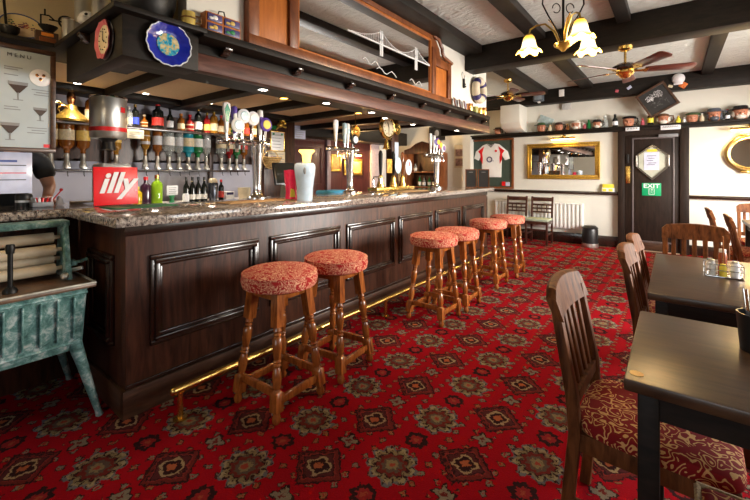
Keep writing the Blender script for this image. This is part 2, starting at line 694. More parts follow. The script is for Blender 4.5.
def wall_with_openings(axis, a0, a1, b0, b1, openings):
    mb = MB()
    cur = b0
    for (o0, o1, z0, z1) in openings:
        segs = [(cur, o0, 0, CZ), (o0, o1, 0, z0), (o0, o1, z1, CZ)]
        for (p, q, zz0, zz1) in segs:
            if axis == 'x':
                mb.box(a0, a1, p, q, zz0, zz1)
            else:
                mb.box(p, q, a0, a1, zz0, zz1)
        cur = o1
    if axis == 'x':
        mb.box(a0, a1, cur, b1, 0, CZ)
    else:
        mb.box(cur, b1, a0, a1, 0, CZ)
    return mb


struct('wall_right', wall_with_openings('x', 2.6, 2.7, -2.7, 8.1, [(1.4, 3.0, 0.8, 2.3), (3.9, 6.5, 0.8, 2.3)]), M['wall'])
struct('wall_rear', wall_with_openings('y', -2.7, -2.6, -7.0, 2.6, [(-1.4, 0.6, 0.9, 2.3)]), M['wall'])
struct('baseboard_rear', MB().box(-7, 2.6, -2.6, -2.56, 0, 0.85, 0.004), M['skirt'])
struct('baseboard_right', MB().box(2.56, 2.6, -2.6, 8.0, 0, 0.16, 0.004), M['barmould'])
for i, (ax, b0, b1, z0, z1) in enumerate([('x', 1.4, 3.0, 0.8, 2.3), ('x', 3.9, 6.5, 0.8, 2.3), ('y', -1.4, 0.6, 0.9, 2.3)]):
    mb = MB()
    a = 2.6 if ax == 'x' else -2.7
    mb.frame(ax, a, b0, b1, z0, z1, 0.07, 0.1, 0.004)
    n = 3
    for k in range(1, n):
        p = b0 + (b1 - b0) * k / n
        if ax == 'x':
            mb.box(a + 0.03, a + 0.07, p - 0.02, p + 0.02, z0, z1)
        else:
            mb.box(p - 0.02, p + 0.02, a + 0.03, a + 0.07, z0, z1)
    struct('window_%d' % (i + 1), mb, M['white'])

# walls behind the bar
struct('wall_left', MB().box(-4.85, -4.75, -2.7, 3.9, 0, 2.2), M['lav'])
struct('wall_back', MB().box(-5.7, -5.6, 3.9, 8.1, 0, CZ), M['redroom'])
struct('trim_1', MB().box(-5.6, -4.6, 3.36, 3.92, 0, 2.2, 0.005), M['bar'])          # dark pillar
struct('trim_2', MB().box(-5.6, -2.25, 0.8, 5.66, 2.16, 2.2).box(-5.6, -3.1, -2.7, 0.8, 2.16, 2.2), M['barceil'])            # low bar ceiling
bb = MB()
for y in (-0.6, 0.25, 1.42, 2.17, 2.95, 3.75, 4.6, 5.4):
    bb.box(-4.75 if y < 3.9 else -5.6, -2.5 if y > 0.9 else -3.42, y - 0.06, y + 0.06, 2.085, 2.165, 0.008)
struct('trim_3', bb, M['beam'])
struct('trim_4', MB().box(-4.75, -4.42, -2.6, 3.9, 2.10, 2.165, 0.01), M['beam'])    # header over the bottles
struct('trim_5', MB().box(-5.6, -5.2, 3.9, 8.0, 2.0, 2.3, 0.01), M['beam'])
# bulkhead above the canopy
struct('wall_bulkhead', MB().box(-2.24, -2.14, 1.05, 5.38, 2.12, CZ).box(-4.75, -2.24, 5.28, 5.38, 2.12, CZ), M['wall'])
struct('wall_bulkhead_left', MB().box(-3.5, -2.24, 1.05, 1.15, 2.12, CZ).box(-3.5, -3.4, -2.6, 1.05, 2.12, CZ), M['wallwarm'])
# ceiling beams
struct('trim_6', MB().box(-2.14, 2.6, 4.65, 4.91, 2.65, CZ, 0.012), M['beam'])
struct('trim_7', MB().box(-5.2, 2.6, 7.88, 8.1, 2.67, CZ, 0.012), M['beam'])
struct('trim_8', MB().box(-2.14, -1.90, -2.6, 4.65, 2.84, CZ, 0.01).box(-2.14, -1.9, 4.91, 7.88, 2.84, CZ, 0.01), M['beam'])
struct('trim_9', MB().box(-1.31, -1.15, -2.6, 4.65, 2.86, CZ, 0.01).box(-1.33, -1.14, 4.91, 7.88, 2.86, CZ, 0.01), M['beam'])
struct('trim_10', MB().box(-0.46, -0.34, -2.6, 4.65, 2.86, CZ, 0.01).box(0.34, 0.48, 4.91, 7.88, 2.86, CZ, 0.01).box(1.6, 1.75, 4.91, 7.88, 2.86, CZ, 0.01).box(0.6, 0.74, -2.6, 4.65, 2.86, CZ, 0.01), M['beam'])
struct('trim_11', MB().box(-2.14, 2.6, 0.2, 0.45, 2.65, CZ, 0.012), M['beam'])
# far wall joinery
struct('trim_12', MB().box(-4.0, -0.78, 8.02, 8.1, 0.935, 0.99, 0.006).box(0.2, 2.6, 8.02, 8.1, 0.915, 0.97, 0.006), M['barmould'])
struct('baseboard_far', MB().box(-4.0, -0.78, 8.06, 8.1, 0, 0.19, 0.006).box(0.2, 2.6, 8.06, 8.1, 0, 0.16, 0.006), M['barmould'])
struct('trim_13', MB().box(-0.78, -0.68, 8.0, 8.1, 0, 2.07, 0.006).box(0.08, 0.2, 8.0, 8.1, 0, 2.07, 0.006).box(-0.68, 0.08, 8.0, 8.1, 1.98, 2.07), M['doorwood'])
# plaster bracket box in the far corner
struct('trim_14', MB().prism([(7.62, 2.67), (8.1, 2.67), (8.1, 2.12), (7.72, 2.22), (7.62, 2.32)], 'x', -2.74, -2.36, 0.01), M['wall'])
struct('trim_15', MB().box(-3.68, -3.5, 7.9, 8.1, 0, 2.67), M['wall'])               # pale pier beside the framed shirt

# the far door
door = MB()
door.box(-0.68, 0.08, 8.03, 8.08, 0.01, 1.98, 0.004)
door = struct('door_1', door, M['doorwood'])
beads = MB()
for x in (-0.56, 0.0):
    beads.box(x - 0.012, x + 0.012, 8.015, 8.035, 0.16, 1.93, 0.004)
beads.box(-0.56, 0.0, 8.015, 8.035, 1.91, 1.935, 0.004).box(-0.56, 0.0, 8.015, 8.035, 0.15, 0.175, 0.004)
beads.build('door_panel_bead', plain('bead_grey_brown', (0.12, 0.10, 0.10), 0.3), door)
HX = [(-0.285, 1.815), (-0.075, 1.645), (-0.075, 1.42), (-0.285, 1.205), (-0.50, 1.42), (-0.50, 1.645)]
def inset(poly, k):
    cx = sum(p[0] for p in poly) / len(poly)
    cy = sum(p[1] for p in poly) / len(poly)
    return [(cx + (p[0] - cx) * k, cy + (p[1] - cy) * k) for p in poly]
hm = MB()
hi = inset(HX, 0.88)
for i in range(6):
    j = (i + 1) % 6
    hm.prism([HX[i], HX[j], hi[j], hi[i]], 'y', 7.995, 8.035)
hm.build('hexagon_window_frame', M['barmould'], door)
hp = MB().prism(inset(HX, 0.9), 'y', 8.012, 8.028).build('hexagon_window_pane', plain('pale_door_glass', (0.40, 0.41, 0.33), 0.1, 0, 0.2, 5), door)
MB().box(-0.40, -0.19, 8.004, 8.011, 1.38, 1.68).build('notice', M['bluepaper'], hp)
MB().box(-0.36, -0.22, 8.002, 8.011, 1.69, 1.73).build('yellow_sticker', M['yellow'], hp)
nb = MB()
for k, z in enumerate((1.62, 1.58, 1.54, 1.50, 1.47)):
    nb.box(-0.36 + 0.02 * (k % 2), -0.23 - 0.02 * (k % 3), 8.001, 8.004, z - 0.006, z + 0.006)
nb.build('notice_writing', plain('ink_grey', (0.16, 0.15, 0.2), 0.6), hp)
for x in (-0.505, -0.065):
    MB().box(x - 0.012, x + 0.012, 7.985, 8.03, 1.44, 1.63, 0.006).build('grab_bar', M['steel'], door)
MB().box(-0.665, -0.60, 8.015, 8.035, 1.15, 1.45, 0.004).build('push_plate', M['brass'], door)
MB().box(-0.65, -0.615, 7.985, 8.03, 1.50, 1.66, 0.006).build('pull_handle', M['black'], door)
MB().box(-0.5, -0.06, 8.015, 8.035, 0.02, 0.15, 0.003).build('kick_plate', M['skirt'], door)
cl = MB().box(-0.20, 0.06, 7.97, 8.03, 1.925, 1.975, 0.006)
cl.build('door_closer', M['grey'], door)
struct('trim_16', MB().box(-0.68, 0.08, 7.98, 8.08, 0, 0.012), plain('threshold_strip', (0.7, 0.62, 0.5), 0.3, 0.6))

# ------------------------------------------------------------------ the bar
t = thing('bar_counter', 'long dark panelled oak bar counter with carved panels and brown skirting', 'bar counter', (-2.35, 3.35, 0))
MB().box(-2.95, -2.35, 0.82, 5.93, 0, 1.05, 0.004).build('bar_front', M['bar'], t)
MB().box(-3.6, -3.15, -2.4, 0.82, 0, 1.05, 0.004).build('side_section', M['bar'], t)
MB().box(-3.15, -2.95, 0.83, 1.3, 0, 1.05).build('corner_infill', M['bar'], t)


def panel_y(y0, y1, z0, z1, x):
    """raised bolection moulding on a face looking to +X"""
    mb = MB()
    for k, (ins, dep) in enumerate(((0, 0.022), (0.022, 0.034), (0.042, 0.016))):
        mb.frame('x', x - 0.004, y0 + ins, y1 - ins, z0 + ins, z1 - ins, 0.026, dep + 0.004, 0.006)
    mb.build('panel_moulding', M['barmould'], t)


for (y0, y1) in ((0.94, 1.66), (1.76, 2.51), (2.60, 3.36), (3.44, 4.16), (4.24, 4.95), (5.04, 5.77)):
    panel_y(y0, y1, 0.35, 0.865, -2.35)
mb = MB()
for ins, dep in ((0, 0.022), (0.022, 0.034), (0.042, 0.016)):
    mb.frame('y', 0.824, -2.9 + ins, -2.5 - ins, 0.35 + ins, 0.865 - ins, 0.026, -dep - 0.004, 0.006)
mb.build('panel_moulding', M['barmould'], t)
mb = MB().box(-2.35, -2.33, 0.80, 5.93, 0, 0.15, 0.004).box(-2.95, -2.33, 0.80, 0.82, 0, 0.15, 0.004)
mb.build('skirting', M['skirt'], t)
MB().box(-2.352, -2.338, 0.812, 5.93, 0.985, 1.05, 0.004).box(-2.352, -2.34, 0.82, 5.93, 0.15, 0.175, 0.006).build('cornice_strip', M['barmould'], t)

top = MB().prism([(-2.2, 0.725), (-2.2, 5.86), (-3.05, 5.86), (-3.05, 1.3), (-3.65, 1.3), (-3.65, -2.4), (-3.0, -2.4), (-3.0, 0.725)], 'z', 1.051, 1.103, 0.008)
tag(top.build('countertop', M['granite']), 'speckled brown and grey granite countertop running the length of the bar', 'countertop')

fr = thing('foot_rail', 'long brass foot rail on short posts along the foot of the bar', 'foot rail', (-2.11, 3.3, 0))
MB().cyl((-2.11, 0.97, 0.163), (-2.11, 5.85, 0.163), 0.022, n=14).sph((-2.11, 0.97, 0.163), 0.024).build('rail', M['brass'], fr)
for y in (1.0, 2.88, 4.7):
    MB().turned((-2.11, y, 0), (-2.11, y, 0.15), [(0, 0.036), (0.06, 0.036), (0.1, 0.016), (0.9, 0.014), (0.95, 0.022), (1, 0.022)], 12).build('post', M['brass'], fr)

# ------------------------------------------------------------------ canopy over the bar
c = thing('bar_canopy', 'dark wooden canopy with a ledge overhanging the whole bar', 'canopy', (-2.2, 3.2, 1.93))
MB().prism([(-2.105, 0.72), (-2.105, 1.10), (-2.25, 1.10), (-2.25, 0.80), (-3.0, 0.80), (-3.0, 0.72)], 'z', 1.90, 2.11, 0.004).build('corner_fascia', M['beam'], c)
MB().box(-2.25, -2.2, 1.13, 5.66, 2.035, 2.09, 0.003).build('upper_fascia', M['beam'], c)
MB().box(-2.27, -2.195, 1.132, 5.66, 1.93, 2.035, 0.008).build('beam', M['canbeam'], c)
MB().box(-2.50, -2.25, 0.80, 5.66, 1.935, 1.96).box(-2.50, -2.46, 0.80, 5.66, 1.96, 2.16).box(-3.0, -2.2, 5.62, 5.66, 1.93, 2.16).build('soffit', M['beam'], c)
MB().prism([(-2.05, 1.10), (-2.05, 5.3), (-2.24, 5.5), (-2.6, 5.5), (-2.6, 1.10)], 'z', 2.088, 2.13, 0.005).prism([(-2.045, 0.665), (-2.045, 1.12), (-2.6, 1.12), (-2.6, 1.2), (-3.4, 1.2), (-3.4, -2.4), (-3.02, -2.4), (-3.02, 0.665)], 'z', 2.104, 2.131, 0.004).build('ledge', M['beam'], c)
for y in (1.30, 1.87, 2.45, 3.05, 3.64, 4.21, 4.80, 5.35):
    MB().prism([(-2.2, 2.087), (-2.12, 2.087), (-2.125, 2.07), (-2.15, 2.064), (-2.155, 2.05), (-2.2, 2.04)], 'y', y - 0.025, y + 0.025, 0.003).build('corbel', M['barmould'], c)
MB().prism([(0.72, 2.105), (0.67, 2.105), (0.675, 2.088), (0.69, 2.08), (0.695, 2.064), (0.72, 2.05)], 'x', -2.62, -2.56, 0.003).build('corbel', M['barmould'], c)

# downlights in the canopy soffit
DL = [(-2.34, 1.70, 0), (-2.48, 2.00, 1), (-2.36, 2.36, 0), (-2.50, 2.95, 1), (-2.37, 3.0, 0), (-2.5, 3.4, 0), (-2.55, 4.05, 0), (-2.42, 5.0, 0)]
names = ['white downlight nearest the plain corner of the canopy', 'warm amber downlight second along the canopy soffit', 'white downlight above the pint glass sign',
         'amber downlight left of the round clock', 'white downlight beside the amber one left of the clock', 'white downlight just behind the round clock post',
         'white downlight right of the round clock', 'white downlight at the far end of the canopy soffit']
LW = emit('white_lamp_glow', (1.0, 0.93, 0.8), 14)
LA = emit('amber_lamp_glow', (1.0, 0.45, 0.08), 9)
for (x, y, k), nm in zip(DL, names):
    d = thing('downlight', nm, 'downlight', (x, y, 1.934), 0, 'downlights under the canopy')
    MB().lathe([(0.03, -0.006), (0.042, -0.006), (0.042, 0.0), (0.03, 0.0)], (0, 0, 0), 18, False).build('bezel', M['brass'] if k else M['chrome'], d, False)
    MB().lathe([(0.0, -0.003), (0.03, -0.003), (0.03, -0.001), (0, -0.001)], (0, 0, 0), 18, False).build('lamp', LA if k else LW, d, False)
    pl = bpy.data.lights.new('downlight_bulb', 'SPOT')
    pl.energy = 5 if k else 9
    pl.color = (1, 0.55, 0.2) if k else (1, 0.86, 0.68)
    pl.spot_size = 1.9
    pl.spot_blend = 0.6
    pl.shadow_soft_size = 0.03
    po = bpy.data.objects.new('downlight_bulb', pl)
    COL.objects.link(po)
    po.location = (0, 0, -0.012)
    po.parent = d
for k, (y, nm) in enumerate(((1.70, 'downlight over the left of the bottle shelf'), (2.40, 'downlight over the right of the bottle shelf'), (3.05, 'downlight over the right end of the bottle shelf'), (1.12, 'downlight over the copper still'))):
    d = thing('downlight', nm, 'downlight', (-4.33, y, 2.158), 0, 'downlights over the bottle shelf')
    MB().lathe([(0.03, -0.006), (0.042, -0.006), (0.042, 0.0), (0.03, 0.0)], (0, 0, 0), 18, False).build('bezel', M['chrome'], d, False)
    MB().lathe([(0.0, -0.003), (0.03, -0.003), (0.03, -0.001), (0, -0.001)], (0, 0, 0), 18, False).build('lamp', LW, d, False)
    pl = bpy.data.lights.new('shelf_bulb', 'SPOT')
    pl.energy = 22
    pl.color = (1, 0.88, 0.72)
    pl.spot_size = 2.3
    pl.spot_blend = 0.7
    pl.shadow_soft_size = 0.03
    po = bpy.data.objects.new('shelf_bulb', pl)
    COL.objects.link(po)
    po.location = (0, 0, -0.012)
    po.parent = d
# ------------------------------------------------------------------ overmantel mirror on the canopy ledge
X0 = -2.14
m_ = thing('overmantel_mirror', 'long orange-brown wooden overmantel mirror etched with a suspension bridge, on the canopy ledge', 'mirror', (-2.11, 2.8, 2.13))
outer = [(1.41, 2.13), (4.17, 2.13), (4.17, 2.625), (3.95, 2.66), (3.93, 2.74), (3.85, 2.82), (3.72, 2.85), (3.66, 2.92), (1.93, 2.92), (1.87, 2.85), (1.74, 2.82), (1.66, 2.74), (1.64, 2.66), (1.41, 2.625)]
MB().prism(outer, 'x', X0, X0 + 0.025).build('backboard', M['mahog'], m_)
F = MB()
xf = X0 + 0.02
F.box(xf, xf + 0.035, 1.41, 4.17, 2.132, 2.205, 0.006)
for (a, b, z1) in ((1.41, 1.49, 2.62), (1.735, 1.815, 2.70), (3.72, 3.80, 2.72), (4.09, 4.17, 2.62)):
    F.box(xf, xf + 0.035, a, b, 2.2, z1, 0.006)
F.box(xf, xf + 0.03, 1.49, 1.74, 2.53, 2.62, 0.006).box(xf, xf + 0.03, 3.79, 4.1, 2.53, 2.62, 0.006)
F.box(xf, xf + 0.03, 1.8, 3.74, 2.80, 2.9, 0.006)
F.build('frame_moulding', M['mahog'], m_)
cr = MB()
pts = [(4.19, 2.63), (3.99, 2.665), (3.955, 2.70), (3.95, 2.75), (3.87, 2.825), (3.75, 2.85), (3.69, 2.90), (3.6, 2.925)]
cr.tube([(xf + 0.03, y, z) for y, z in pts], 0.02, 8)
cr.tube([(xf + 0.03, 5.58 - y, z) for y, z in pts], 0.02, 8)
cr.tube([(xf + 0.03, 1.97, 2.925), (xf + 0.03, 3.61, 2.925)], 0.018, 8)
cr.build('carved_crest', M['mahog'], m_)
for (a, b) in ((1.49, 1.74), (3.80, 4.09)):
    MB().box(xf, xf + 0.012, a + 0.004, b - 0.004, 2.21, 2.525, 0.004).build('side_panel', M['orange'], m_)
MB().box(xf, xf + 0.006, 1.815, 3.72, 2.205, 2.80).build('mirror_glass', M['mirror'], m_)
E_ = MB()
xe = xf + 0.007
MB2 = lambda: MB()
E_.box(xe, xe + 0.002, 2.36, 3.71, 2.50, 2.512)
for y in (2.82, 3.42):
    E_.box(xe, xe + 0.003, y - 0.022, y - 0.004, 2.40, 2.63).box(xe, xe + 0.003, y + 0.004, y + 0.022, 2.40, 2.63)
    for z in (2.55, 2.62):
        E_.box(xe, xe + 0.003, y - 0.022, y + 0.022, z - 0.008, z)
def cab(y):
    if y < 2.82:
        return 2.515 + 0.11 * ((y - 2.4) / 0.42) ** 2
    if y > 3.42:
        return 2.515 + 0.11 * ((3.75 - y) / 0.33) ** 2
    return 2.52 + 0.105 * ((y - 3.12) / 0.3) ** 2
ys = [2.4 + i * 0.025 for i in range(54)]
E_.tube([(xe + 0.001, y, cab(y)) for y in ys if y < 3.71], 0.0025, 4)
for y in ys:
    if y < 3.71 and cab(y) - 2.512 > 0.006:
        E_.box(xe, xe + 0.0015, y - 0.0012, y + 0.0012, 2.51, cab(y))
for (y, z, s) in ((2.55, 2.31, 1), (2.75, 2.27, 1.3), (3.3, 2.27, 1)):
    E_.tube([(xe + 0.001, y + s * 0.03 * i, z + 0.022 * math.sin(i * 1.3)) for i in range(9)], 0.003, 4)
E_.build('etched_bridge', M['etched'], m_)
P_ = MB()
P_.frame('x', xf, 1.815, 3.72, 2.205, 2.80, 0.018, 0.02, 0.003)
P_.build('inner_bead', M['orange'], m_)

# ------------------------------------------------------------------ bar stools
def make_stool():
    s = thing('bar_stool', '', 'stool', (0, 0, 0), 0, 'turned-leg bar stools along the bar front')
    MB().lathe([(0.0, 0.655), (0.19, 0.655), (0.213, 0.665), (0.222, 0.70), (0.215, 0.735), (0.195, 0.749), (0.12, 0.757), (0, 0.759)], (0, 0, 0), 36).build('seat', M['seat'], s)
    MB().torus((0, 0, 0.735), 0.2145, 0.0045, 'z', 40, 6).build('seat_piping', M['seat'], s)
    MB().box(-0.125, 0.125, -0.125, 0.125, 0.61, 0.657, 0.006).build('seat_rail', M['stool'], s)
    prof = [(tt, rr_ * 1.08) for tt, rr_ in [(0, .024), (.27, .024), (.275, .019), (.30, .022), (.315, .015), (.33, .021), (.345, .017), (.36, .024), (.43, .026), (.50, .019), (.52, .016), (.535, .022), (.55, .016), (.565, .022),
            (.58, .015), (.60, .02), (.66, .025), (.72, .021), (.745, .016), (.76, .022), (.77, .024), (.91, .024), (.915, .018), (.93, .017), (.955, .023), (.985, .021), (1, .014)]]
    sq = [0, 1, 20, 21]
    sq = [i for i, (tt, r) in enumerate(prof) if abs(r - .02592) < 1e-6 and (tt <= .27 or tt >= .77)]
    for sx in (-1, 1):
        for sy in (-1, 1):
            MB().turned((sx * 0.105, sy * 0.105, 0.655), (sx * 0.17, sy * 0.17, 0.0), prof, 16, True, sq).build('leg', M['stool'], s)
    for k, z in ((0, 0.105), (1, 0.105), (2, 0.145), (3, 0.145)):
        q = 0.17 - (z / 0.655) * 0.065
        a = {0: ((-q, -q, z), (-q, q, z)), 1: ((q, -q, z), (q, q, z)), 2: ((-q, -q, z), (q, -q, z)), 3: ((-q, q, z), (q, q, z))}[k]
        MB().bar(a[0], a[1], 0.026, 0.04, 0.004).build('stretcher', M['stool'], s)
    return s


ST = [(-1.84, 1.455, 0.04, 'red patterned bar stool nearest the camera, at the corner end of the bar'),
      (-1.85, 1.945, 0.10, 'red patterned bar stool just behind the nearest one, second along the bar'),
      (-1.755, 3.15, 0.0, 'third bar stool from the near end, first of the middle pair'),
      (-1.74, 3.60, 0.04, 'fourth bar stool from the near end, rear of the middle pair'),
      (-1.775, 4.52, 0.0, 'fifth bar stool from the near end, first of the far pair'),
      (-1.75, 5.13, 0.05, 'bar stool farthest from the camera, closest to the two green-seated chairs')]
s0 = make_stool()
for i, (x, y, a, lb) in enumerate(ST):
    o = s0 if i == 0 else copy_tree(s0)
    o.location = (x, y, 0)
    o.rotation_euler = (0, 0, a)
    o.scale = (1, 1, 1.02)
    o['label'] = lb

# ------------------------------------------------------------------ slat-back dining chairs (they face local +x)
def cushion(mb, pts_fn, z0, z1, n=28):
    rg = []
    for k, sc in ((z0, 0.97), (z0 + 0.012, 1.0), (z1 - 0.02, 1.0), (z1 - 0.006, 0.97), (z1, 0.90), (z1 + 0.006, 0.6), (z1 + 0.007, 0.05)):
        rg.append([(x * sc + 0.01 * (1 - sc), y * sc, k) for x, y in pts_fn(n)])
    mb.rings(rg)


def seat_outline(n):
    out = []
    for i in range(n):
        a = 2 * PI * i / n
        c, s_ = math.cos(a), math.sin(a)
        e = 0.32
        x = 0.225 * (abs(c) ** e) * (1 if c >= 0 else -1)
        y = (0.205 + 0.02 * c) * (abs(s_) ** e) * (1 if s_ >= 0 else -1)
        out.append((x, y))
    return out


def make_chair():
    s = thing('dining_chair', '', 'chair', (0, 0, 0), 0, 'slat-back dining chairs')
    W_ = M['chair']
    mb = MB()
    cushion(mb, seat_outline, 0.425, 0.475, 40)
    mb.build('seat', M['seat2'], s)
    MB().box(-0.20, 0.205, -0.195, -0.175, 0.365, 0.428, 0.003).box(-0.20, 0.205, 0.175, 0.195, 0.365, 0.428, 0.003).box(0.19, 0.21, -0.19, 0.19, 0.365, 0.428, 0.003).box(-0.215, -0.195, -0.18, 0.18, 0.365, 0.428, 0.003).build('seat_frame', W_, s)
    side = [(-0.275, 0), (-0.235, 0), (-0.195, 0.42), (-0.205, 0.55), (-0.265, 0.86), (-0.295, 0.86), (-0.245, 0.55), (-0.235, 0.42)]
    for y in (-0.185, 0.185):
        MB().prism(side, 'y', y - 0.018, y + 0.018, 0.005).build('rear_leg', W_, s)
        MB().bar((0.195, y * 0.95, 0.365), (0.195, y * 0.95, 0.0), 0.038, 0.038, 0.005).build('front_leg', W_, s)
        MB().bar((-0.235, y * 0.96, 0.17), (0.195, y * 0.93, 0.17), 0.018, 0.03, 0.004).build('stretcher', W_, s)
    # curved top rail
    n = 14
    rg = []
    for i in range(n + 1):
        y = -0.207 + 0.414 * i / n
        q = (y / 0.207)
        cv = 0.028 * (1 - q * q)
        arch = 0.02 * (1 - q * q)
        z0, z1 = 0.80 + 0.004 * q * q, 0.905 + arch - (0.025 if abs(q) > 0.97 else 0)
        xb = -0.262 - cv
        xt = xb - 0.028
        rg.append([(xb + 0.016, y, z0), (xt + 0.018, y, z1 - 0.006), (xt + 0.008, y, z1), (xt - 0.008, y, z1), (xt - 0.016, y, z1 - 0.006), (xb - 0.014, y, z0)])
    MB().rings(rg).build('top_rail', W_, s, angle=0.6)
    MB().bar((-0.222, -0.185, 0.52), (-0.222, 0.185, 0.52), 0.05, 0.02, 0.004, up=(1, 0, 0)).build('lower_rail', W_, s)
    for k in range(5):
        y = -0.13 + 0.065 * k
        MB().bar((-0.226, y, 0.52), (-0.268 - 0.02 * (1 - (y / 0.2) ** 2), y, 0.82), 0.014, 0.03, 0.003, up=(0, 1, 0)).build('slat', W_, s)
    return s


CH = [(-0.052, 1.675, -0.03, 'large slat-back chair nearest the camera, beside the front table'),
      (0.08, 2.60, -0.03, 'slat-back chair on the left of the second table, nearer of its two'),
      (0.085, 3.06, -0.02, 'slat-back chair on the left of the second table, farther of its two'),
      (0.13, 3.67, -PI / 2, 'slat-back chair facing the camera at the far end of the second table'),
      (0.72, 5.15, 0.0, 'slat-back chair side-on by the pale wall, nearer one of the back table'),
      (0.62, 5.98, 0.02, 'slat-back chair side-on by the pale wall, farther one of the back table'),
      (0.88, 6.85, -PI / 2, 'slat-back chair at the far end of the back table, under the round mirror'),
      ]
c0 = make_chair()
for i, (x, y, a, lb) in enumerate(CH[:7]):
    o = c0 if i == 0 else copy_tree(c0)
    o.location = (x, y, 0)
    o.rotation_euler = (0, 0, a)
    o['label'] = lb

# upholstered stool tucked under the front table
s = thing('low_stool', 'low red scroll-patterned upholstered stool with braided edge, under the front table', 'stool', (0.25, 1.19, 0))
mb = MB()
mb.box(0.05, 0.46, 0.97, 1.385, 0.40, 0.485, 0.03, 4)
mb.build('seat', M['seat2'], s)
MB().tube([(0.052, 0.975, 0.47), (0.052, 1.38, 0.47)], 0.009, 6).tube([(0.05, 1.384, 0.47), (0.46, 1.384, 0.47)], 0.009, 6).build('braid_trim', plain('gold_braid', (0.42, 0.30, 0.16), 0.8, 0, 0.4, 120), s)
for x in (0.08, 0.43):
    for y in (1.0, 1.36):
        MB().bar((x, y, 0.41), (x, y, 0), 0.035, 0.035, 0.004).build('leg', M['table'], s)

# ------------------------------------------------------------------ tables
def table(name_lb, x0, x1, y0, y1, zt=0.76, th=0.034):
    t = thing('dining_table', name_lb, 'table', ((x0 + x1) / 2, (y0 + y1) / 2, 0))
    tp = MB().box(x0, x1, y0, y1, zt - th, zt, 0.005).build('tabletop', M['table'], t)
    MB().box(x0 + 0.04, x1 - 0.04, y0 + 0.04, y0 + 0.06, zt - 0.11, zt - th).box(x0 + 0.04, x1 - 0.04, y1 - 0.06, y1 - 0.04, zt - 0.11, zt - th).box(x0 + 0.04, x0 + 0.06, y0 + 0.06, y1 - 0.06, zt - 0.11, zt - th).box(x1 - 0.06, x1 - 0.04, y0 + 0.06, y1 - 0.06, zt - 0.11, zt - th).build('apron', M['beam'], t)
    for x in (x0 + 0.055, x1 - 0.055):
        for y in (y0 + 0.055, y1 - 0.035):
            MB().box(x - 0.025, x + 0.025, y - 0.025, y + 0.025, 0, zt - th, 0.004).build('leg', M['beam'], t)
    return t, tp


t1, tp1 = table('dark square dining table in the right foreground with a small brass disc', -0.11, 0.60, 1.27, 1.94)
MB().lathe([(0, 0.7605), (0.017, 0.7605), (0.017, 0.762), (0, 0.7625)], (-0.083, 1.318, 0), 18).build('brass_disc', plain('pale_brass_disc', (0.75, 0.5, 0.2), 0.35, 0.6), tp1)
table('dark rectangular dining table holding the condiment caddy, behind the front table', -0.10, 0.60, 2.25, 3.39)
table('dark dining table by the far pale wall, right of the exit door', 0.66, 1.36, 4.7, 6.5)

# condiment caddy and its bottles
k = thing('condiment_caddy', 'small wire condiment caddy on the second table', 'caddy', (0.215, 2.85, 0.761))
mb = MB().box(0.135, 0.295, 2.80, 2.90, 0.762, 0.768, 0.002)
for z in (0.80, 0.83):
    mb.tube([(0.135, 2.80, z), (0.295, 2.80, z), (0.295, 2.90, z), (0.135, 2.90, z)], 0.0025, 5, True)
for (x, y) in ((0.135, 2.80), (0.295, 2.80), (0.295, 2.90), (0.135, 2.90)):
    mb.cyl((x, y, 0.764), (x, y, 0.832), 0.0025, n=5)
mb.build('wire_rack', M['chrome'], k)
MB().tube([(0.215, 2.85, 0.768), (0.215, 2.85, 0.98)], 0.0035, 6).build('upright_rod', M['copper'], k)
SAL = glass('clear_shaker_glass', (0.9, 0.92, 0.92), 0.08, 0.6)
def jar(name, lb, cat, x, y, r, h, body, cap, capr=None, g='condiments in the wire caddy'):
    j = thing(name, lb, cat, (x, y, 0.769), 0, g)
    MB().lathe([(0, 0), (r, 0), (r, h * 0.72), (r * 0.75, h * 0.85), (r * 0.7, h * 0.88)], (0, 0, 0), 14).build('body', body, j, False)
    MB().lathe([(capr or r * 0.78, h * 0.86), (capr or r * 0.78, h * 0.98), (0, h)], (0, 0, 0), 14).build('cap', cap, j, False)
jar('salt_shaker', 'clear salt shaker with steel cap in the caddy, left of the pair', 'shaker', 0.165, 2.828, 0.019, 0.085, SAL, M['steel'])
jar('pepper_shaker', 'pale shaker with steel cap at the right front of the caddy', 'shaker', 0.262, 2.828, 0.019, 0.085, M['paper'], M['steel'])
jar('sauce_bottle', 'clear sauce bottle with red sauce at the back of the caddy', 'bottle', 0.215, 2.878, 0.02, 0.14, plain('red_sauce', (0.30, 0.06, 0.02), 0.15), M['white'])
jar('mustard_pot', 'little yellow mustard pot in the middle of the caddy', 'pot', 0.213, 2.822, 0.016, 0.065, M['yellow'], M['yellow'])
jar('sachet_jar', 'teal-lidded small jar at the left back of the caddy', 'jar', 0.163, 2.878, 0.018, 0.08, M['white'], plain('teal_lid', (0.02, 0.22, 0.22), 0.3))
jar('vinegar_jar', 'dark-lidded small jar at the right back of the caddy', 'jar', 0.266, 2.878, 0.018, 0.08, SAL, M['navy'])
k = thing('cutlery_pot', 'dark cutlery pot on the front table at the right edge of the photo', 'pot', (0.215, 1.72, 0.761))
MB().lathe([(0, 0.0), (0.045, 0.0), (0.055, 0.12), (0.05, 0.12), (0.042, 0.01), (0, 0.01)], (0.215, 1.72, 0.761), 20, False).build('pot', M['black'], k)
for i in range(5):
    a = i * 1.25
    MB().bar((0.215 + 0.02 * math.cos(a), 1.72 + 0.02 * math.sin(a), 0.775), (0.215 + 0.04 * math.cos(a), 1.72 + 0.04 * math.sin(a), 0.93 + 0.01 * i), 0.012, 0.003, 0.001).build('cutlery_handle', M['chrome'], k)

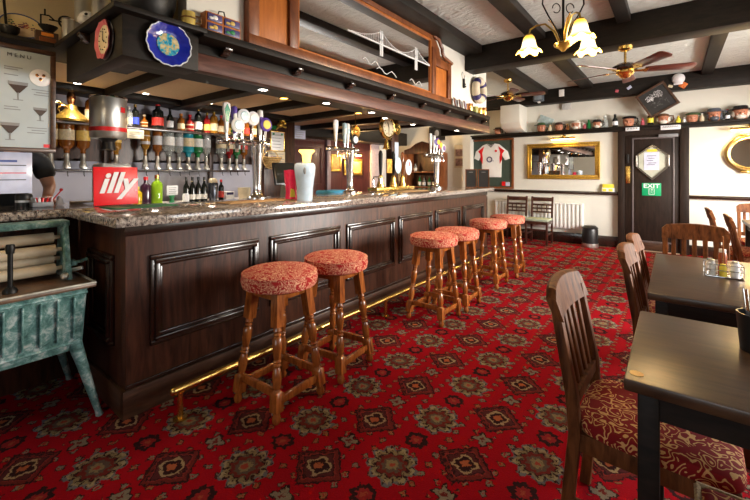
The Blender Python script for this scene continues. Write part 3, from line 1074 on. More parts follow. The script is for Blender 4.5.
# ------------------------------------------------------------------ ladder-back chairs by the radiator (face -y)
def ladder_chair(lb, x, y):
    s = thing('ladder_back_chair', lb, 'chair', (x, y, 0), 0, 'green-seated chairs by the radiator')
    D_ = M['darkchair']
    MB().box(-0.205, 0.205, -0.2, 0.19, 0.425, 0.475, 0.018, 3).build('seat', M['greenseat'], s, False)
    MB().box(-0.2, 0.2, -0.19, -0.17, 0.375, 0.43, 0.003).box(-0.2, 0.2, 0.15, 0.17, 0.375, 0.43, 0.003).box(-0.2, -0.18, -0.19, 0.17, 0.375, 0.43).box(0.18, 0.2, -0.19, 0.17, 0.375, 0.43).build('seat_frame', D_, s, False)
    for sx in (-1, 1):
        MB().prism([(0.16, 0), (0.195, 0), (0.205, 0.45), (0.26, 0.87), (0.23, 0.87), (0.17, 0.45)], 'x', sx * 0.187 - 0.017, sx * 0.187 + 0.017, 0.004).build('rear_leg', D_, s, False)
        MB().box(sx * 0.185 - 0.018, sx * 0.185 + 0.018, -0.2, -0.164, 0, 0.42, 0.004).build('front_leg', D_, s, False)
        MB().box(sx * 0.185 - 0.009, sx * 0.185 + 0.009, -0.17, 0.17, 0.17, 0.2, 0.003).build('stretcher', D_, s, False)
    MB().box(-0.185, 0.185, -0.19, -0.172, 0.26, 0.29, 0.003).build('stretcher', D_, s, False)
    for z, h, yy in ((0.82, 0.075, 0.236), (0.715, 0.035, 0.222), (0.645, 0.03, 0.213), (0.575, 0.03, 0.205)):
        MB().box(-0.2 if z > 0.8 else -0.175, 0.2 if z > 0.8 else 0.175, yy - 0.009, yy + 0.009, z - h / 2, z + h / 2, 0.004).build('back_rail', D_, s, False)
    for x_ in (-0.085, 0, 0.085):
        MB().box(x_ - 0.007, x_ + 0.007, 0.203, 0.217, 0.575, 0.715).build('back_spindle', D_, s, False)
ladder_chair('dark ladder-back chair with green seat, left of the pair by the radiator', -2.50, 7.68)
ladder_chair('dark ladder-back chair with green seat, right of the pair by the radiator', -2.02, 7.68)

# radiator, bin
r = thing('radiator', 'white panel radiator on the far wall behind the two dark chairs', 'radiator', (-2.15, 8.05, 0.26))
mb = MB().box(-3.0, -1.32, 8.035, 8.05, 0.27, 0.75, 0.004)
for i in range(24):
    x = -2.965 + i * 0.07
    mb.box(x - 0.022, x + 0.022, 8.0, 8.04, 0.29, 0.73, 0.012)
mb.build('ribbed_panel', M['white'], r)
MB().box(-3.0, -1.32, 7.995, 8.09, 0.74, 0.758, 0.004).build('top_grille', M['white'], r)
MB().cyl((-1.29, 8.05, 0.0), (-1.29, 8.05, 0.33), 0.009).sph((-1.29, 8.05, 0.35), 0.025).build('valve_pipe', M['white'], r)
b = thing('pedal_bin', 'black pedal bin with steel base band on the carpet beside the radiator', 'bin', (-1.19, 7.86, 0))
MB().lathe([(0, 0.06), (0.125, 0.06), (0.13, 0.30), (0.12, 0.33), (0, 0.34)], (-1.19, 7.86, 0), 22).build('body', M['black'], b)
MB().lathe([(0, 0.0), (0.13, 0.0), (0.135, 0.02), (0.132, 0.07), (0, 0.07)], (-1.19, 7.86, 0), 22).build('base_band', M['steel'], b)
MB().lathe([(0.125, 0.33), (0.13, 0.345), (0.09, 0.385), (0, 0.39)], (-1.19, 7.86, 0), 22).build('lid', M['black'], b)
MB().box(-1.22, -1.16, 7.70, 7.76, 0.02, 0.035, 0.003).build('pedal', M['steel'], b)

# ------------------------------------------------------------------ far wall: shelf, frames, mirror
p = thing('plate_shelf', 'long dark plate shelf running over the door along the far wall', 'shelf', (-0.5, 8.0, 2.07))
MB().box(-3.5, 2.6, 7.90, 8.1, 2.112, 2.14, 0.005).build('shelf_board', M['beam'], p)
MB().box(-3.5, 2.6, 7.96, 8.1, 2.065, 2.112, 0.006).build('rail', M['beam'], p)

j = thing('framed_shirt', 'white sports shirt with red side panels in a dark box frame on the far wall', 'framed shirt', (-3.08, 8.05, 1.0))
MB().frame('y', 8.1, -3.55, -2.62, 1.0, 2.06, 0.04, -0.05, 0.006).build('frame', M['mahog'], j)
MB().box(-3.52, -2.65, 8.075, 8.09, 1.03, 2.03).build('green_mount', plain('dark_green_mount', (0.045, 0.07, 0.055), 0.6), j)
sh = [(-3.19, 1.96), (-3.10, 1.93), (-3.02, 1.96), (-2.92, 1.94), (-2.74, 1.78), (-2.70, 1.63), (-2.80, 1.60), (-2.87, 1.72), (-2.88, 1.24), (-3.30, 1.24), (-3.31, 1.72), (-3.38, 1.60), (-3.48, 1.65), (-3.44, 1.80), (-3.28, 1.93)]
jb = MB().prism(sh, 'y', 8.055, 8.078, 0.006).build('shirt', plain('white_shirt_cloth', (0.82, 0.82, 0.80), 0.8, 0, 0.04, 8, bmp=0.2), j)
for sgn in (-1, 1):
    q = [(0.155, 1.90), (0.29, 1.80), (0.24, 1.74), (0.235, 1.62), (0.19, 1.52), (0.185, 1.66), (0.20, 1.76)]
    MB().prism([(-3.095 + sgn * a, z) for a, z in q], 'y', 8.05, 8.058).build('red_side_panel', M['red'], jb)
MB().torus((-3.13, 8.052, 1.62), 0.052, 0.011, 'y', 24, 6).build('ring_emblem', M['navy'], jb)
text('emblem_numeral', '2', 0.055, M['navy'], jb, (-3.05, 8.05, 1.585), RY)
MB().lathe([(0, 0), (0.025, 0), (0.025, 0.006), (0, 0.008)], (0, 0, 0), 14).move(Matrix.Translation((-2.99, 8.055, 1.80)) @ Matrix.Rotation(PI / 2, 4, 'X')).build('rose_badge', M['red'], jb)
MB().prism([(-3.19, 1.955), (-3.10, 1.87), (-3.02, 1.955), (-3.10, 1.925)], 'y', 8.05, 8.058).build('collar', M['grey'], jb)
MB().box(-2.86, -2.79, 8.05, 8.07, 1.06, 1.15).build('red_card', M['red'], j)
MB().box(-2.78, -2.70, 8.05, 8.07, 1.06, 1.14).build('pale_card', M['bluepaper'], j)

g = thing('gilt_mirror', 'wide gilt-framed wall mirror under a brass picture light on the far wall', 'mirror', (-1.7, 8.06, 1.2))
MB().frame('y', 8.1, -2.35, -1.06, 1.21, 1.91, 0.035, -0.055, 0.01).frame('y', 8.1, -2.32, -1.09, 1.24, 1.88, 0.055, -0.035, 0.01).build('frame', M['gold'], g)
MB().box(-2.28, -1.13, 8.075, 8.09, 1.28, 1.84).build('mirror_glass', M['mirror'], g)
def picture_light(lb, x, y, z, w, power):
    l = thing('picture_light', lb, 'picture light', (x, y, z), 0, 'brass picture lights on the far wall')
    MB().cyl((-w / 2, -0.12, 0.02), (w / 2, -0.12, 0.02), 0.018, n=12).build('shade', M['brass'], l, False)
    MB().tube([(0, 0, 0.06), (0, -0.05, 0.09), (0, -0.11, 0.06), (0, -0.12, 0.03)], 0.007, 8).sph((0, -0.005, 0.06), (0.035, 0.012, 0.03)).build('bracket', M['brass'], l, False)
    MB().cyl((-w / 2 + 0.01, -0.118, -0.002), (w / 2 - 0.01, -0.118, -0.002), 0.009, n=10).build('lamp_tube', emit('picture_lamp_glow', (1, 0.66, 0.2), 22), l, False)
    d = bpy.data.lights.new('picture_lamp', 'AREA')
    d.shape = 'RECTANGLE'
    d.size = w
    d.size_y = 0.03
    d.energy = power
    d.color = (1, 0.66, 0.25)
    o = bpy.data.objects.new('picture_lamp', d)
    COL.objects.link(o)
    o.parent = l
    o.location = (0, -0.115, -0.015)
    o.rotation_euler = (-0.5, 0, 0)
picture_light('brass picture light over the gilt mirror', -1.66, 8.06, 1.97, 0.42, 9)
picture_light('brass picture light over the round porthole mirror', 0.93, 8.06, 1.98, 0.5, 18)
o = thing('porthole_mirror', 'oval brass-rimmed mirror on the far wall at the right edge of the photo', 'mirror', (0.95, 8.06, 1.63))
MB().torus((0.95, 8.06, 1.63), 0.27, 0.034, 'y', 40, 10, 1.1, 1.0).build('rim', plain('bronze', (0.34, 0.22, 0.08), 0.3, 0.9), o)
MB().torus((0.95, 8.045, 1.63), 0.235, 0.015, 'y', 40, 8, 1.18, 1.0).build('inner_rim', M['brass'], o)
MB().lathe([(0, 0), (0.24, 0), (0.24, 0.015), (0, 0.015)], (0, 0, 0), 40, True, 1.18, 1.0).move(Matrix.Translation((0.95, 8.08, 1.63)) @ Matrix.Rotation(PI / 2, 4, 'X')).build('mirror_glass', M['mirror'], o)
for zz in (1.895, 1.33):
    MB().box(0.80, 0.90, 8.02, 8.07, zz, zz + 0.035, 0.01).build('hinge_lug', M['brass'], o)

# exit sign, small signs over the door
e = thing('exit_sign', 'green exit sign on the dark far door', 'sign', (-0.3, 8.02, 0.94))
MB().box(-0.43, -0.165, 8.018, 8.029, 0.945, 1.16, 0.003).build('plate', M['exitg'], e)
text('exit_lettering', 'EXIT', 0.098, M['paper'], e, (-0.297, 8.016, 1.108), RY, 0.001, 0, 0.002, 1.12)
mb = MB().frame('y', 8.017, -0.335, -0.255, 0.965, 1.065, 0.006, -0.002, 0)
mb.sph((-0.29, 8.015, 1.045), (0.009, 0.002, 0.009)).bar((-0.295, 8.016, 1.03), (-0.30, 8.016, 1.005), 0.012, 0.002).bar((-0.30, 8.016, 1.005), (-0.275, 8.016, 0.985), 0.006, 0.002).bar((-0.30, 8.016, 1.005), (-0.322, 8.016, 0.985), 0.006, 0.002).bar((-0.295, 8.016, 1.03), (-0.27, 8.016, 1.018), 0.005, 0.002).bar((-0.295, 8.016, 1.03), (-0.322, 8.016, 1.022), 0.005, 0.002)
mb.build('running_figure', M['paper'], e)
INK = plain('sign_ink', (0.05, 0.05, 0.06), 0.5)
for nm, x0, x1, z0, z1 in (('small white sign over the left of the far door', -0.66, -0.46, 2.055, 2.125), ('white sign with dark script over the right of the far door', -0.17, 0.09, 2.04, 2.135)):
    z = thing('door_sign', nm, 'sign', ((x0 + x1) / 2, 7.94, z0))
    MB().box(x0, x1, 7.93, 7.945, z0, z1, 0.004).build('plate', M['paper'], z)
    mb = MB()
    n = 7 if x1 - x0 > 0.22 else 4
    for q in range(n):
        xx = x0 + 0.04 + (x1 - x0 - 0.08) * q / (n - 1)
        mb.tube([(xx - 0.01, 7.928, (z0 + z1) / 2 - 0.012), (xx, 7.928, (z0 + z1) / 2 + 0.014), (xx + 0.012, 7.928, (z0 + z1) / 2 - 0.01)], 0.004, 5)
    mb.build('script', INK, z)
# leaflet box on the dado
l = thing('leaflet_box', 'yellow and white leaflet holder on the dado rail left of the door', 'leaflet holder', (-0.93, 8.05, 0.99))
MB().box(-1.03, -0.83, 8.03, 8.09, 0.992, 1.06, 0.004).build('tray', M['paper'], l)
MB().box(-1.02, -0.84, 8.045, 8.085, 1.06, 1.13, 0.003).build('yellow_leaflets', M['yellow'], l)
for x in (-0.99, -0.89):
    MB().box(x - 0.03, x + 0.03, 8.025, 8.03, 1.0, 1.045).build('printed_panel', M['yellow'], l)
# tilted dark picture hanging over the door from the beam
f = thing('tilted_picture', 'square dark picture of caricatures in a brown frame, hung tilted above the far door', 'picture', (-0.215, 7.83, 2.53))
mb = MB().frame('y', 0.0, -0.22, 0.22, -0.22, 0.22, 0.032, -0.03, 0.004)
mb.move(Matrix.Rotation(math.radians(-30), 4, 'Y')).build('frame', M['skirt'], f, False)
mb = MB().box(-0.195, 0.195, -0.012, 0.012, -0.195, 0.195)
rr = random.Random(3)
mb.mi = 1
for q in range(60):
    x, z = rr.uniform(-0.12, 0.11), rr.uniform(0.03, 0.12)
    mb.tube([(x, -0.013, z), (x + rr.uniform(-.02, .02), -0.013, z + rr.uniform(-.02, .02)), (x + rr.uniform(-.03, .03), -0.013, z + rr.uniform(-.03, .03))], 0.0028, 4)
mb.mi = 2
for q in range(26):
    x, z = rr.uniform(-0.12, 0.12), rr.uniform(-0.13, 0.0)
    mb.tube([(x, -0.013, z), (x + rr.uniform(-.02, .02), -0.013, z + rr.uniform(-.02, .02))], 0.0025, 4)
mb.move(Matrix.Rotation(math.radians(-30), 4, 'Y')).build('dark_drawing', [plain('dark_picture', (0.035, 0.034, 0.034), 0.2), M['paper'], M['grey']], f, False)

# little things pinned to the far beam
def pin(name, lb, cat, x, z, w, h, m, rot=0.4, y=7.868):
    o = MB().obox((0, 0, 0), (w, 0.012, h), (0, rot, 0), 0.003).build(name, m)
    o.location = (x, y, z)
    tag(o, lb, cat)
    return o
pin('sweet_packet', 'orange and white packet pinned to the far beam right of the tilted picture', 'packet', 0.12, 2.735, 0.09, 0.09, plain('orange_card', (0.75, 0.16, 0.03), 0.5, 0, 0.6, 30), 0.6)
pin('paper_tag', 'small cream paper tag pinned to the far beam above the tilted picture', 'tag', -0.04, 2.735, 0.06, 0.04, M['cream'], 0.4)
pin('paper_tag', 'narrow pale paper tag pinned to the far beam below the fan hub', 'tag', -0.60, 2.79, 0.07, 0.05, M['bluepaper'], -0.6)
pin('paper_tag', 'little pink paper tag leftmost on the far beam below the fan', 'tag', -0.78, 2.755, 0.05, 0.045, M['pink'], 0.2)
pin('postcard', 'tilted pale postcard on the far wall above the mugs, left of the mirror light', 'postcard', -2.0, 2.37, 0.28, 0.15, plain('blue_green_postcard', (0.42, 0.52, 0.52), 0.5, 0, 0.25, 20), 0.45, 8.09)
pin('white_sensor', 'white movement sensor high on the far beam left of the fan', 'sensor', -1.66, 2.83, 0.09, 0.13, M['white'], 0.0, 7.85)
pin('wall_box', 'pale grey wall box on the far wall just under the beam', 'box', -1.62, 2.60, 0.16, 0.12, plain('pale_grey_box', (0.55, 0.55, 0.54), 0.5), 0.0, 8.06)
sp = thing('small_speaker', 'little grey loudspeaker on the far beam above the white plaster box', 'speaker', (-2.06, 7.8, 2.72))
MB().box(-2.15, -1.97, 7.76, 7.87, 2.71, 2.88, 0.01).build('cabinet', plain('grey_speaker', (0.10, 0.12, 0.14), 0.4), sp)
MB().box(-2.13, -1.99, 7.75, 7.765, 2.74, 2.86, 0.004).build('grille', plain('grey_grille', (0.2, 0.24, 0.27), 0.5), sp)
MB().box(-2.08, -2.04, 7.80, 7.87, 2.685, 2.712).build('bracket', M['white'], sp)
sd = thing('fire_bell', 'white domed bell on the far beam behind the fan blade tip', 'bell', (0.06, 7.84, 2.83))
MB().lathe([(0.085, 0), (0.085, 0.03), (0.06, 0.06), (0, 0.075)], (0, 0, 0), 20).move(Matrix.Translation((0.06, 7.875, 2.84)) @ Matrix.Rotation(PI / 2, 4, 'X')).build('dome', M['paper'], sd)
MB().box(0.0, 0.12, 7.86, 7.88, 2.75, 2.80, 0.004).build('bracket', M['paper'], sd)
# ------------------------------------------------------------------ mugs and bottles on the plate shelf
def hat_mat(n, c):
    return plain('hat_' + n, c, 0.25, 0, 0.15)
HATS = dict(black=(0.015, 0.014, 0.015), green=(0.05, 0.09, 0.04), white=(0.66, 0.60, 0.52), grey=(0.08, 0.09, 0.11), brown=(0.13, 0.06, 0.03), dark=(0.05, 0.025, 0.02))
def toby(lb, x, hat, sz=0.085, beard=None, brim=1.15, z=2.14, y=8.0, kind=0):
    j = thing('character_jug', lb, 'jug', (x, y, z), 0, 'character jugs on the plate shelf')
    h = sz * 2
    MB().lathe([(0, 0), (sz * .62, 0), (sz * .78, h * .2), (sz * .9, h * .42), (sz * .86, h * .66), (sz * .74, h * .74), (0, h * .76)], (0, 0, 0), 20, True, 1, 0.85).build('jug_head', M['jugskin'], j, False)
    f = MB()
    f.sph((0, -sz * .82, h * .40), (sz * .14, sz * .2, sz * .2), 10, 8)
    f.sph((-sz * .42, -sz * .62, h * .36), (sz * .2, sz * .16, sz * .18), 10, 8).sph((sz * .42, -sz * .62, h * .36), (sz * .2, sz * .16, sz * .18), 10, 8)
    f.build('nose_and_cheeks', M['jugskin'], j, False)
    g = MB()
    for s_ in (-1, 1):
        g.sph((s_ * sz * .3, -sz * .68, h * .52), (sz * .09, sz * .05, sz * .06), 8, 6)
    g.build('eyes', M['black'], j, False)
    if beard:
        MB().sph((0, -sz * .45, h * .2), (sz * .62, sz * .48, sz * .42), 14, 8).sph((-sz * .7, -sz * .1, h * .4), (sz * .3, sz * .4, sz * .55), 10, 8).sph((sz * .7, -sz * .1, h * .4), (sz * .3, sz * .4, sz * .55), 10, 8).build('beard', plain('beard_' + beard, HATS[beard], 0.3), j, False)
    hm = hat_mat(hat, HATS[hat])
    if kind == 0:
        MB().lathe([(sz * .8, h * .68), (sz * brim, h * .70), (sz * (brim + .05), h * .74), (sz * .8, h * .78), (sz * .72, h * .96), (sz * .6, h), (0, h)], (0, 0, 0), 22, True, 1.1, 0.9).build('hat', hm, j, False)
    elif kind == 1:
        MB().sph((sz * .1, 0, h * .80), (sz * 1.15, sz * .95, sz * .34), 18, 10).build('beret', hm, j, False)
    else:
        MB().sph((0, sz * .1, h * .66), (sz * .95, sz * .8, sz * .62), 18, 10).build('hair', hm, j, False)
    MB().tube([(sz * .8, 0, h * .72), (sz * 1.35, 0, h * .7), (sz * 1.45, 0, h * .42), (sz * 1.2, 0, h * .18), (sz * .75, 0, h * .16)], sz * .11, 8).build('handle', hm, j, False)


def mini(name, lb, x, r, h, m, capm=None, z=2.14, y=8.0, lab=None, grp='bottles on the plate shelf'):
    j = thing(name, lb, 'bottle', (x, y, z), 0, grp)
    MB().lathe([(0, 0), (r, 0), (r, h * .55), (r * .45, h * .74), (r * .42, h * .93)], (0, 0, 0), 14, True).build('body', m, j, False)
    MB().lathe([(r * .46, h * .9), (r * .46, h), (0, h)], (0, 0, 0), 12).build('cap', capm or m, j, False)
    if lab:
        MB().lathe([(r * 1.02, h * .15), (r * 1.02, h * .45)], (0, 0, 0), 14, False).build('label', lab, j, False)


GG = dict(green=glass('green_bottle_glass', (0.03, 0.25, 0.07), 0.06, 0.4), dark=plain('dark_bottle_glass', (0.012, 0.014, 0.012), 0.08), clear=glass('clear_bottle_glass', (0.85, 0.9, 0.88), 0.05, 0.75),
          amber=glass('amber_bottle_glass', (0.36, 0.11, 0.012), 0.05, 0.5), blue=glass('blue_bottle_glass', (0.02, 0.25, 0.5), 0.05, 0.4), whisky=glass('whisky_bottle_glass', (0.58, 0.27, 0.035), 0.05, 0.55),
          redb=glass('ruby_bottle_glass', (0.35, 0.02, 0.02), 0.06, 0.35), lime=glass('lime_liqueur_glass', (0.35, 0.6, 0.03), 0.05, 0.35), aqua=glass('aqua_bottle_glass', (0.03, 0.42, 0.55), 0.05, 0.4), yellow=glass('yellow_liqueur_glass', (0.8, 0.55, 0.02), 0.06, 0.3))
toby('character jug with ruddy face and dark hat, first on the plate shelf beside the canopy', -2.93, 'dark', 0.075)
mini('stoneware_flask', 'dark brown pointed flask on the plate shelf left of the white plaster box', -2.72, 0.055, 0.24, plain('brown_stoneware', (0.06, 0.03, 0.02), 0.25), M['copper'])
toby('small tan character jug on the plate shelf under the white plaster box', -2.46, 'brown', 0.055, None, 1.1)
toby('character jug in a green hat, first right of the white plaster box', -2.06, 'green', 0.09, None, 1.3)
mini('pale_bottle', 'tiny pale bottle between the green-hatted jug and the next jug', -1.90, 0.035, 0.13, M['cream'], M['gold'])
toby('character jug in a dark cap with gold feather beneath the tilted postcard', -1.74, 'dark', 0.08, None, 1.1)
mini('glass_bottle', 'tiny brown bottle left of the white-haired bearded jug', -1.585, 0.03, 0.12, M['copper'], M['brass'])
toby('character jug with white hair and beard, over the right of the gilt mirror', -1.45, 'white', 0.09, 'white', 1.1, kind=2)
mini('pink_bottle', 'tiny pink bottle right of the white-haired bearded jug', -1.30, 0.03, 0.11, M['pink'], M['white'])
mini('glass_bottle', 'slim dark green bottle beside the jug in the small black cap', -1.235, 0.035, 0.17, GG['green'], GG['green'])
toby('character jug in a small black cap with white beard', -1.10, 'black', 0.08, 'white', 1.0)
mini('glass_bottle', 'clear pale bottle right of the jug in the small black cap', -0.975, 0.05, 0.22, GG['clear'], M['white'])
mini('glass_bottle', 'dark wine bottle with pale label between the clear bottle and the beret jug', -0.82, 0.045, 0.23, GG['dark'], M['black'], lab=M['paper'])
toby('character jug in a wide black beret left of the door', -0.62, 'black', 0.095, None, 1.2, kind=1)
mini('red_bottle', 'tiny red bottle left of the black bottle with yellow label', -0.42, 0.028, 0.12, M['pink'], M['red'])
mini('glass_bottle', 'black bottle with yellow label over the left of the door', -0.31, 0.045, 0.26, GG['dark'], M['black'], lab=M['yellow'])
toby('character jug with brown hair and white beard over the door', -0.135, 'brown', 0.095, 'white', 1.1, kind=2)
mini('yellow_bottle', 'tiny yellow bottle below the tilted picture', 0.06, 0.032, 0.12, M['yellow'], M['gold'])
mini('white_bottle', 'tiny white bottle right of the tiny yellow one', 0.135, 0.022, 0.09, M['paper'], M['white'])
toby('character jug in a green cap over the right of the door', 0.235, 'green', 0.085, None, 1.05, kind=1)
mini('white_bottle', 'small white bottle between the green cap and grey tricorn jugs', 0.355, 0.03, 0.13, M['cream'], M['white'])
toby('largest character jug, in a grey tricorn hat right of the door', 0.50, 'grey', 0.10, 'grey', 1.45)
mini('glass_bottle', 'small dark bottle with red top between the grey tricorn and black-hatted jugs', 0.655, 0.03, 0.17, GG['dark'], M['red'], lab=M['paper'])
toby('character jug in a tall black hat with white beard, near the right edge', 0.80, 'black', 0.105, 'white', 1.2)
mini('glass_bottle', 'small dark figure-shaped bottle right of the tall black hat jug', 0.935, 0.035, 0.14, GG['dark'], M['gold'])
toby('small brown-haired character jug last but one at the right edge', 1.045, 'brown', 0.075, None, 1.1, kind=2)
mini('glass_bottle', 'clear bottle with dark stopper at the right edge of the plate shelf', 1.16, 0.04, 0.18, GG['clear'], M['black'])

# ------------------------------------------------------------------ back bar
bb = thing('back_bar', 'dark back bar with a bottle shelf and pale worktop behind the counter', 'back bar', (-4.5, 1.6, 0))
MB().box(-4.75, -4.45, -1.0, 3.36, 1.79, 1.82, 0.004).build('bottle_shelf', M['barmould'], bb)
MB().box(-4.75, -4.2, -1.0, 3.36, 0.0, 0.96, 0.004).build('cupboards', M['bar'], bb)
MB().box(-4.75, -4.17, -1.0, 3.36, 0.96, 1.0, 0.004).build('worktop', plain('pale_worktop', (0.72, 0.66, 0.60), 0.25, 0, 0.05), bb)
MB().box(-4.74, -4.56, 1.68, 3.10, 1.345, 1.365, 0.003).box(-4.74, -4.56, 0.85, 1.42, 1.345, 1.365, 0.003).build('optic_rail', M['barmould'], bb)
MB().box(-4.75, -4.68, 1.44, 1.68, 1.0, 1.79).build('divider_post', M['bar'], bb)
MB().box(-4.75, -4.70, 2.6, 2.65, 1.0, 1.79).build('divider_post', M['bar'], bb)
MB().box(-4.75, -4.74, -1.0, 3.36, 1.45, 1.79).build('middle_panel', M['bar'], bb)
MB().box(-4.75, -4.73, -1.0, 3.36, 1.82, 2.0).build('upper_back_panel', M['bar'], bb)

SHAPES = {
    'wine': [(0, 0), (1, 0), (1, .55), (.85, .64), (.4, .75), (.37, .9)],
    'spirit': [(0, 0), (1, 0), (1, .62), (.9, .69), (.42, .77), (.38, .9)],
    'squat': [(0, 0), (1, 0), (1.04, .3), (1, .5), (.7, .62), (.35, .68), (.33, .9)],
    'tall': [(0, 0), (.95, 0), (1, .66), (.8, .74), (.36, .8), (.34, .92)],
    'gin': [(0, 0), (.88, 0), (1, .6), (1, .68), (.5, .76), (.42, .9)],
}
LB = {k: plain('label_' + k, v, 0.5, 0, 0.15, 60) for k, v in dict(cream=(0.66, 0.55, 0.36), white=(0.74, 0.73, 0.70), red=(0.5, 0.03, 0.02), blue=(0.03, 0.06, 0.45), gold=(0.62, 0.42, 0.10), black=(0.02, 0.02, 0.02), green=(0.02, 0.22, 0.08), orange=(0.75, 0.25, 0.03), silver=(0.5, 0.5, 0.52)).items()}


def bottle(lb, loc, shape, r, h, g, lab, cap, grp, lz=(0.14, 0.44), name='spirit_bottle'):
    j = thing(name, lb, 'bottle', loc, 0, grp)
    MB().lathe([(a * r, b * h) for a, b in SHAPES[shape]], (0, 0, 0), 16, True).build('glass', GG[g] if g in GG else g, j, False)
    MB().lathe([(r * .42, h * .88), (r * .42, h), (0, h)], (0, 0, 0), 12).build('cap', cap, j, False)
    if lab:
        MB().lathe([(r * 1.025, h * lz[0]), (r * 1.025, h * lz[1])], (0, 0, 0), 16, False).build('label', LB[lab], j, False)
    return j


U = [(1.64, 'spirit', .034, .22, 'clear', 'cream', 'white', 'pale clear bottle half hidden by the steel canister, on the upper back shelf'),
     (1.70, 'tall', .037, .25, 'dark', 'blue', 'gold', 'dark bottle with bright blue label on the upper back shelf'),
     (1.79, 'squat', .036, .15, 'amber', 'cream', 'cream', 'short brown bottle with pale label right of the blue-labelled one'),
     (1.93, 'spirit', .06, .30, 'dark', 'red', 'red', 'widest dark bottle with red label and red cap on the upper back shelf'),
     (2.065, 'wine', .036, .25, 'dark', 'silver', 'black', 'slim dark bottle with silvery label right of the wide red-labelled one'),
     (2.19, 'spirit', .04, .21, 'amber', 'cream', 'orange', 'brown bottle with orange cap on the upper back shelf'),
     (2.295, 'squat', .046, .21, 'redb', 'cream', 'red', 'squat red bottle with cream label right of the orange-capped one'),
     (2.40, 'tall', .045, .30, 'dark', 'white', 'gold', 'tall dark bottle with white label and pale neck on the upper back shelf'),
     (2.51, 'spirit', .04, .26, 'redb', 'gold', 'gold', 'ruby bottle with gold cap in the middle of the upper back shelf'),
     (2.60, 'tall', .05, .30, 'whisky', 'cream', 'gold', 'tall amber bottle with cream label, tallest left of the green tap handle'),
     (2.70, 'spirit', .042, .25, 'amber', 'cream', 'red', 'amber bottle with red cap just left of the green tap handle'),
     (2.79, 'gin', .04, .22, 'whisky', 'gold', 'black', 'gold bottle behind the green tap handle'),
     (2.88, 'squat', .042, .21, 'green', 'cream', 'white', 'green bottle with cream label right of the green tap handle'),
     (2.97, 'wine', .038, .26, 'dark', 'white', 'black', 'dark bottle behind the round tap badges'),
     (3.07, 'spirit', .042, .27, 'amber', 'red', 'gold', 'amber bottle behind the white round tap badge'),
     (3.19, 'tall', .04, .28, 'whisky', 'cream', 'red', 'last amber bottle at the right end of the upper back shelf')]
CAPM = dict(white=M['white'], gold=M['brass'], cream=M['cream'], red=M['red'], black=M['black'], orange=LB['orange'])
for (y, shp, r, h, g, lab, cp, lb) in U:
    bottle(lb, (-4.6, y, 1.821), shp, r, h, g, lab, CAPM[cp], 'bottles on the upper back shelf')
# bottles by the copper still
bottle('bottle with dark cap and cream and blue label right of the copper still', (-4.6, 1.30, 1.821), 'spirit', .05, .32, 'amber', 'cream', M['black'], 'bottles on the upper back shelf')
bottle('gold-topped small bottle left of the copper still', (-4.62, 0.93, 1.821), 'spirit', .04, .25, 'whisky', 'gold', M['brass'], 'bottles on the upper back shelf')
st = thing('copper_still', 'ornamental copper still with tall reddish finial on the back shelf beside the menu', 'ornament', (-4.56, 1.13, 1.82))
MB().lathe([(0, 0), (.14, 0), (.145, .02), (.12, .05), (.075, .09), (.05, .12), (.042, .16), (.0, .165)], (-4.56, 1.13, 1.82), 24).build('pot', M['gold'], st)
MB().lathe([(.022, .16), (.034, .2), (.036, .24), (.022, .29), (.012, .32), (.016, .335), (0, .345)], (-4.56, 1.13, 1.82), 16).build('finial', M['copper'], st)
MB().tube([(-4.56, 1.09, 1.96), (-4.55, 1.03, 2.0), (-4.55, .97, 1.97), (-4.55, .95, 1.90)], .014, 8).torus((-4.53, 1.06, 1.93), .035, .007, 'x').build('swan_neck', M['brass'], st)

# optics: inverted bottles with a steel measure under each
O = [(0.985, 'spirit', .045, 'whisky', 'cream', 'whisky optic, first from the menu, cream label'),
     (1.105, 'spirit', .052, 'amber', 'cream', 'whisky optic with cream and red label below the copper still'),
     (1.235, 'spirit', .048, 'amber', 'gold', 'amber optic left of the steel canister'),
     (1.52, 'gin', .04, 'whisky', 'gold', 'gold optic just behind the steel canister'),
     (1.80, 'squat', .04, 'whisky', 'silver', 'pale gold optic first right of the steel canister'),
     (1.925, 'spirit', .042, 'amber', 'silver', 'brown optic with silvery label, second right of the steel canister'),
     (2.05, 'gin', .052, 'clear', 'white', 'clear round optic with white label, third right of the canister'),
     (2.165, 'spirit', .04, 'clear', 'silver', 'clear optic with grey label left of the aqua one'),
     (2.275, 'gin', .055, 'aqua', 'cream', 'aqua blue gin optic with cream label'),
     (2.39, 'gin', .05, 'green', 'white', 'green gin optic with white label'),
     (2.50, 'spirit', .045, 'clear', 'silver', 'clear optic with silver label right of the green one'),
     (2.70, 'gin', .052, 'clear', 'cream', 'clear ornate optic with cream label right of the divider'),
     (2.815, 'spirit', .042, 'redb', 'cream', 'ruby optic behind the round tap badges'),
     (2.92, 'spirit', .044, 'green', 'white', 'small green optic behind the beer font'),
     (3.03, 'spirit', .042, 'amber', 'red', 'last brown optic by the dark pillar')]
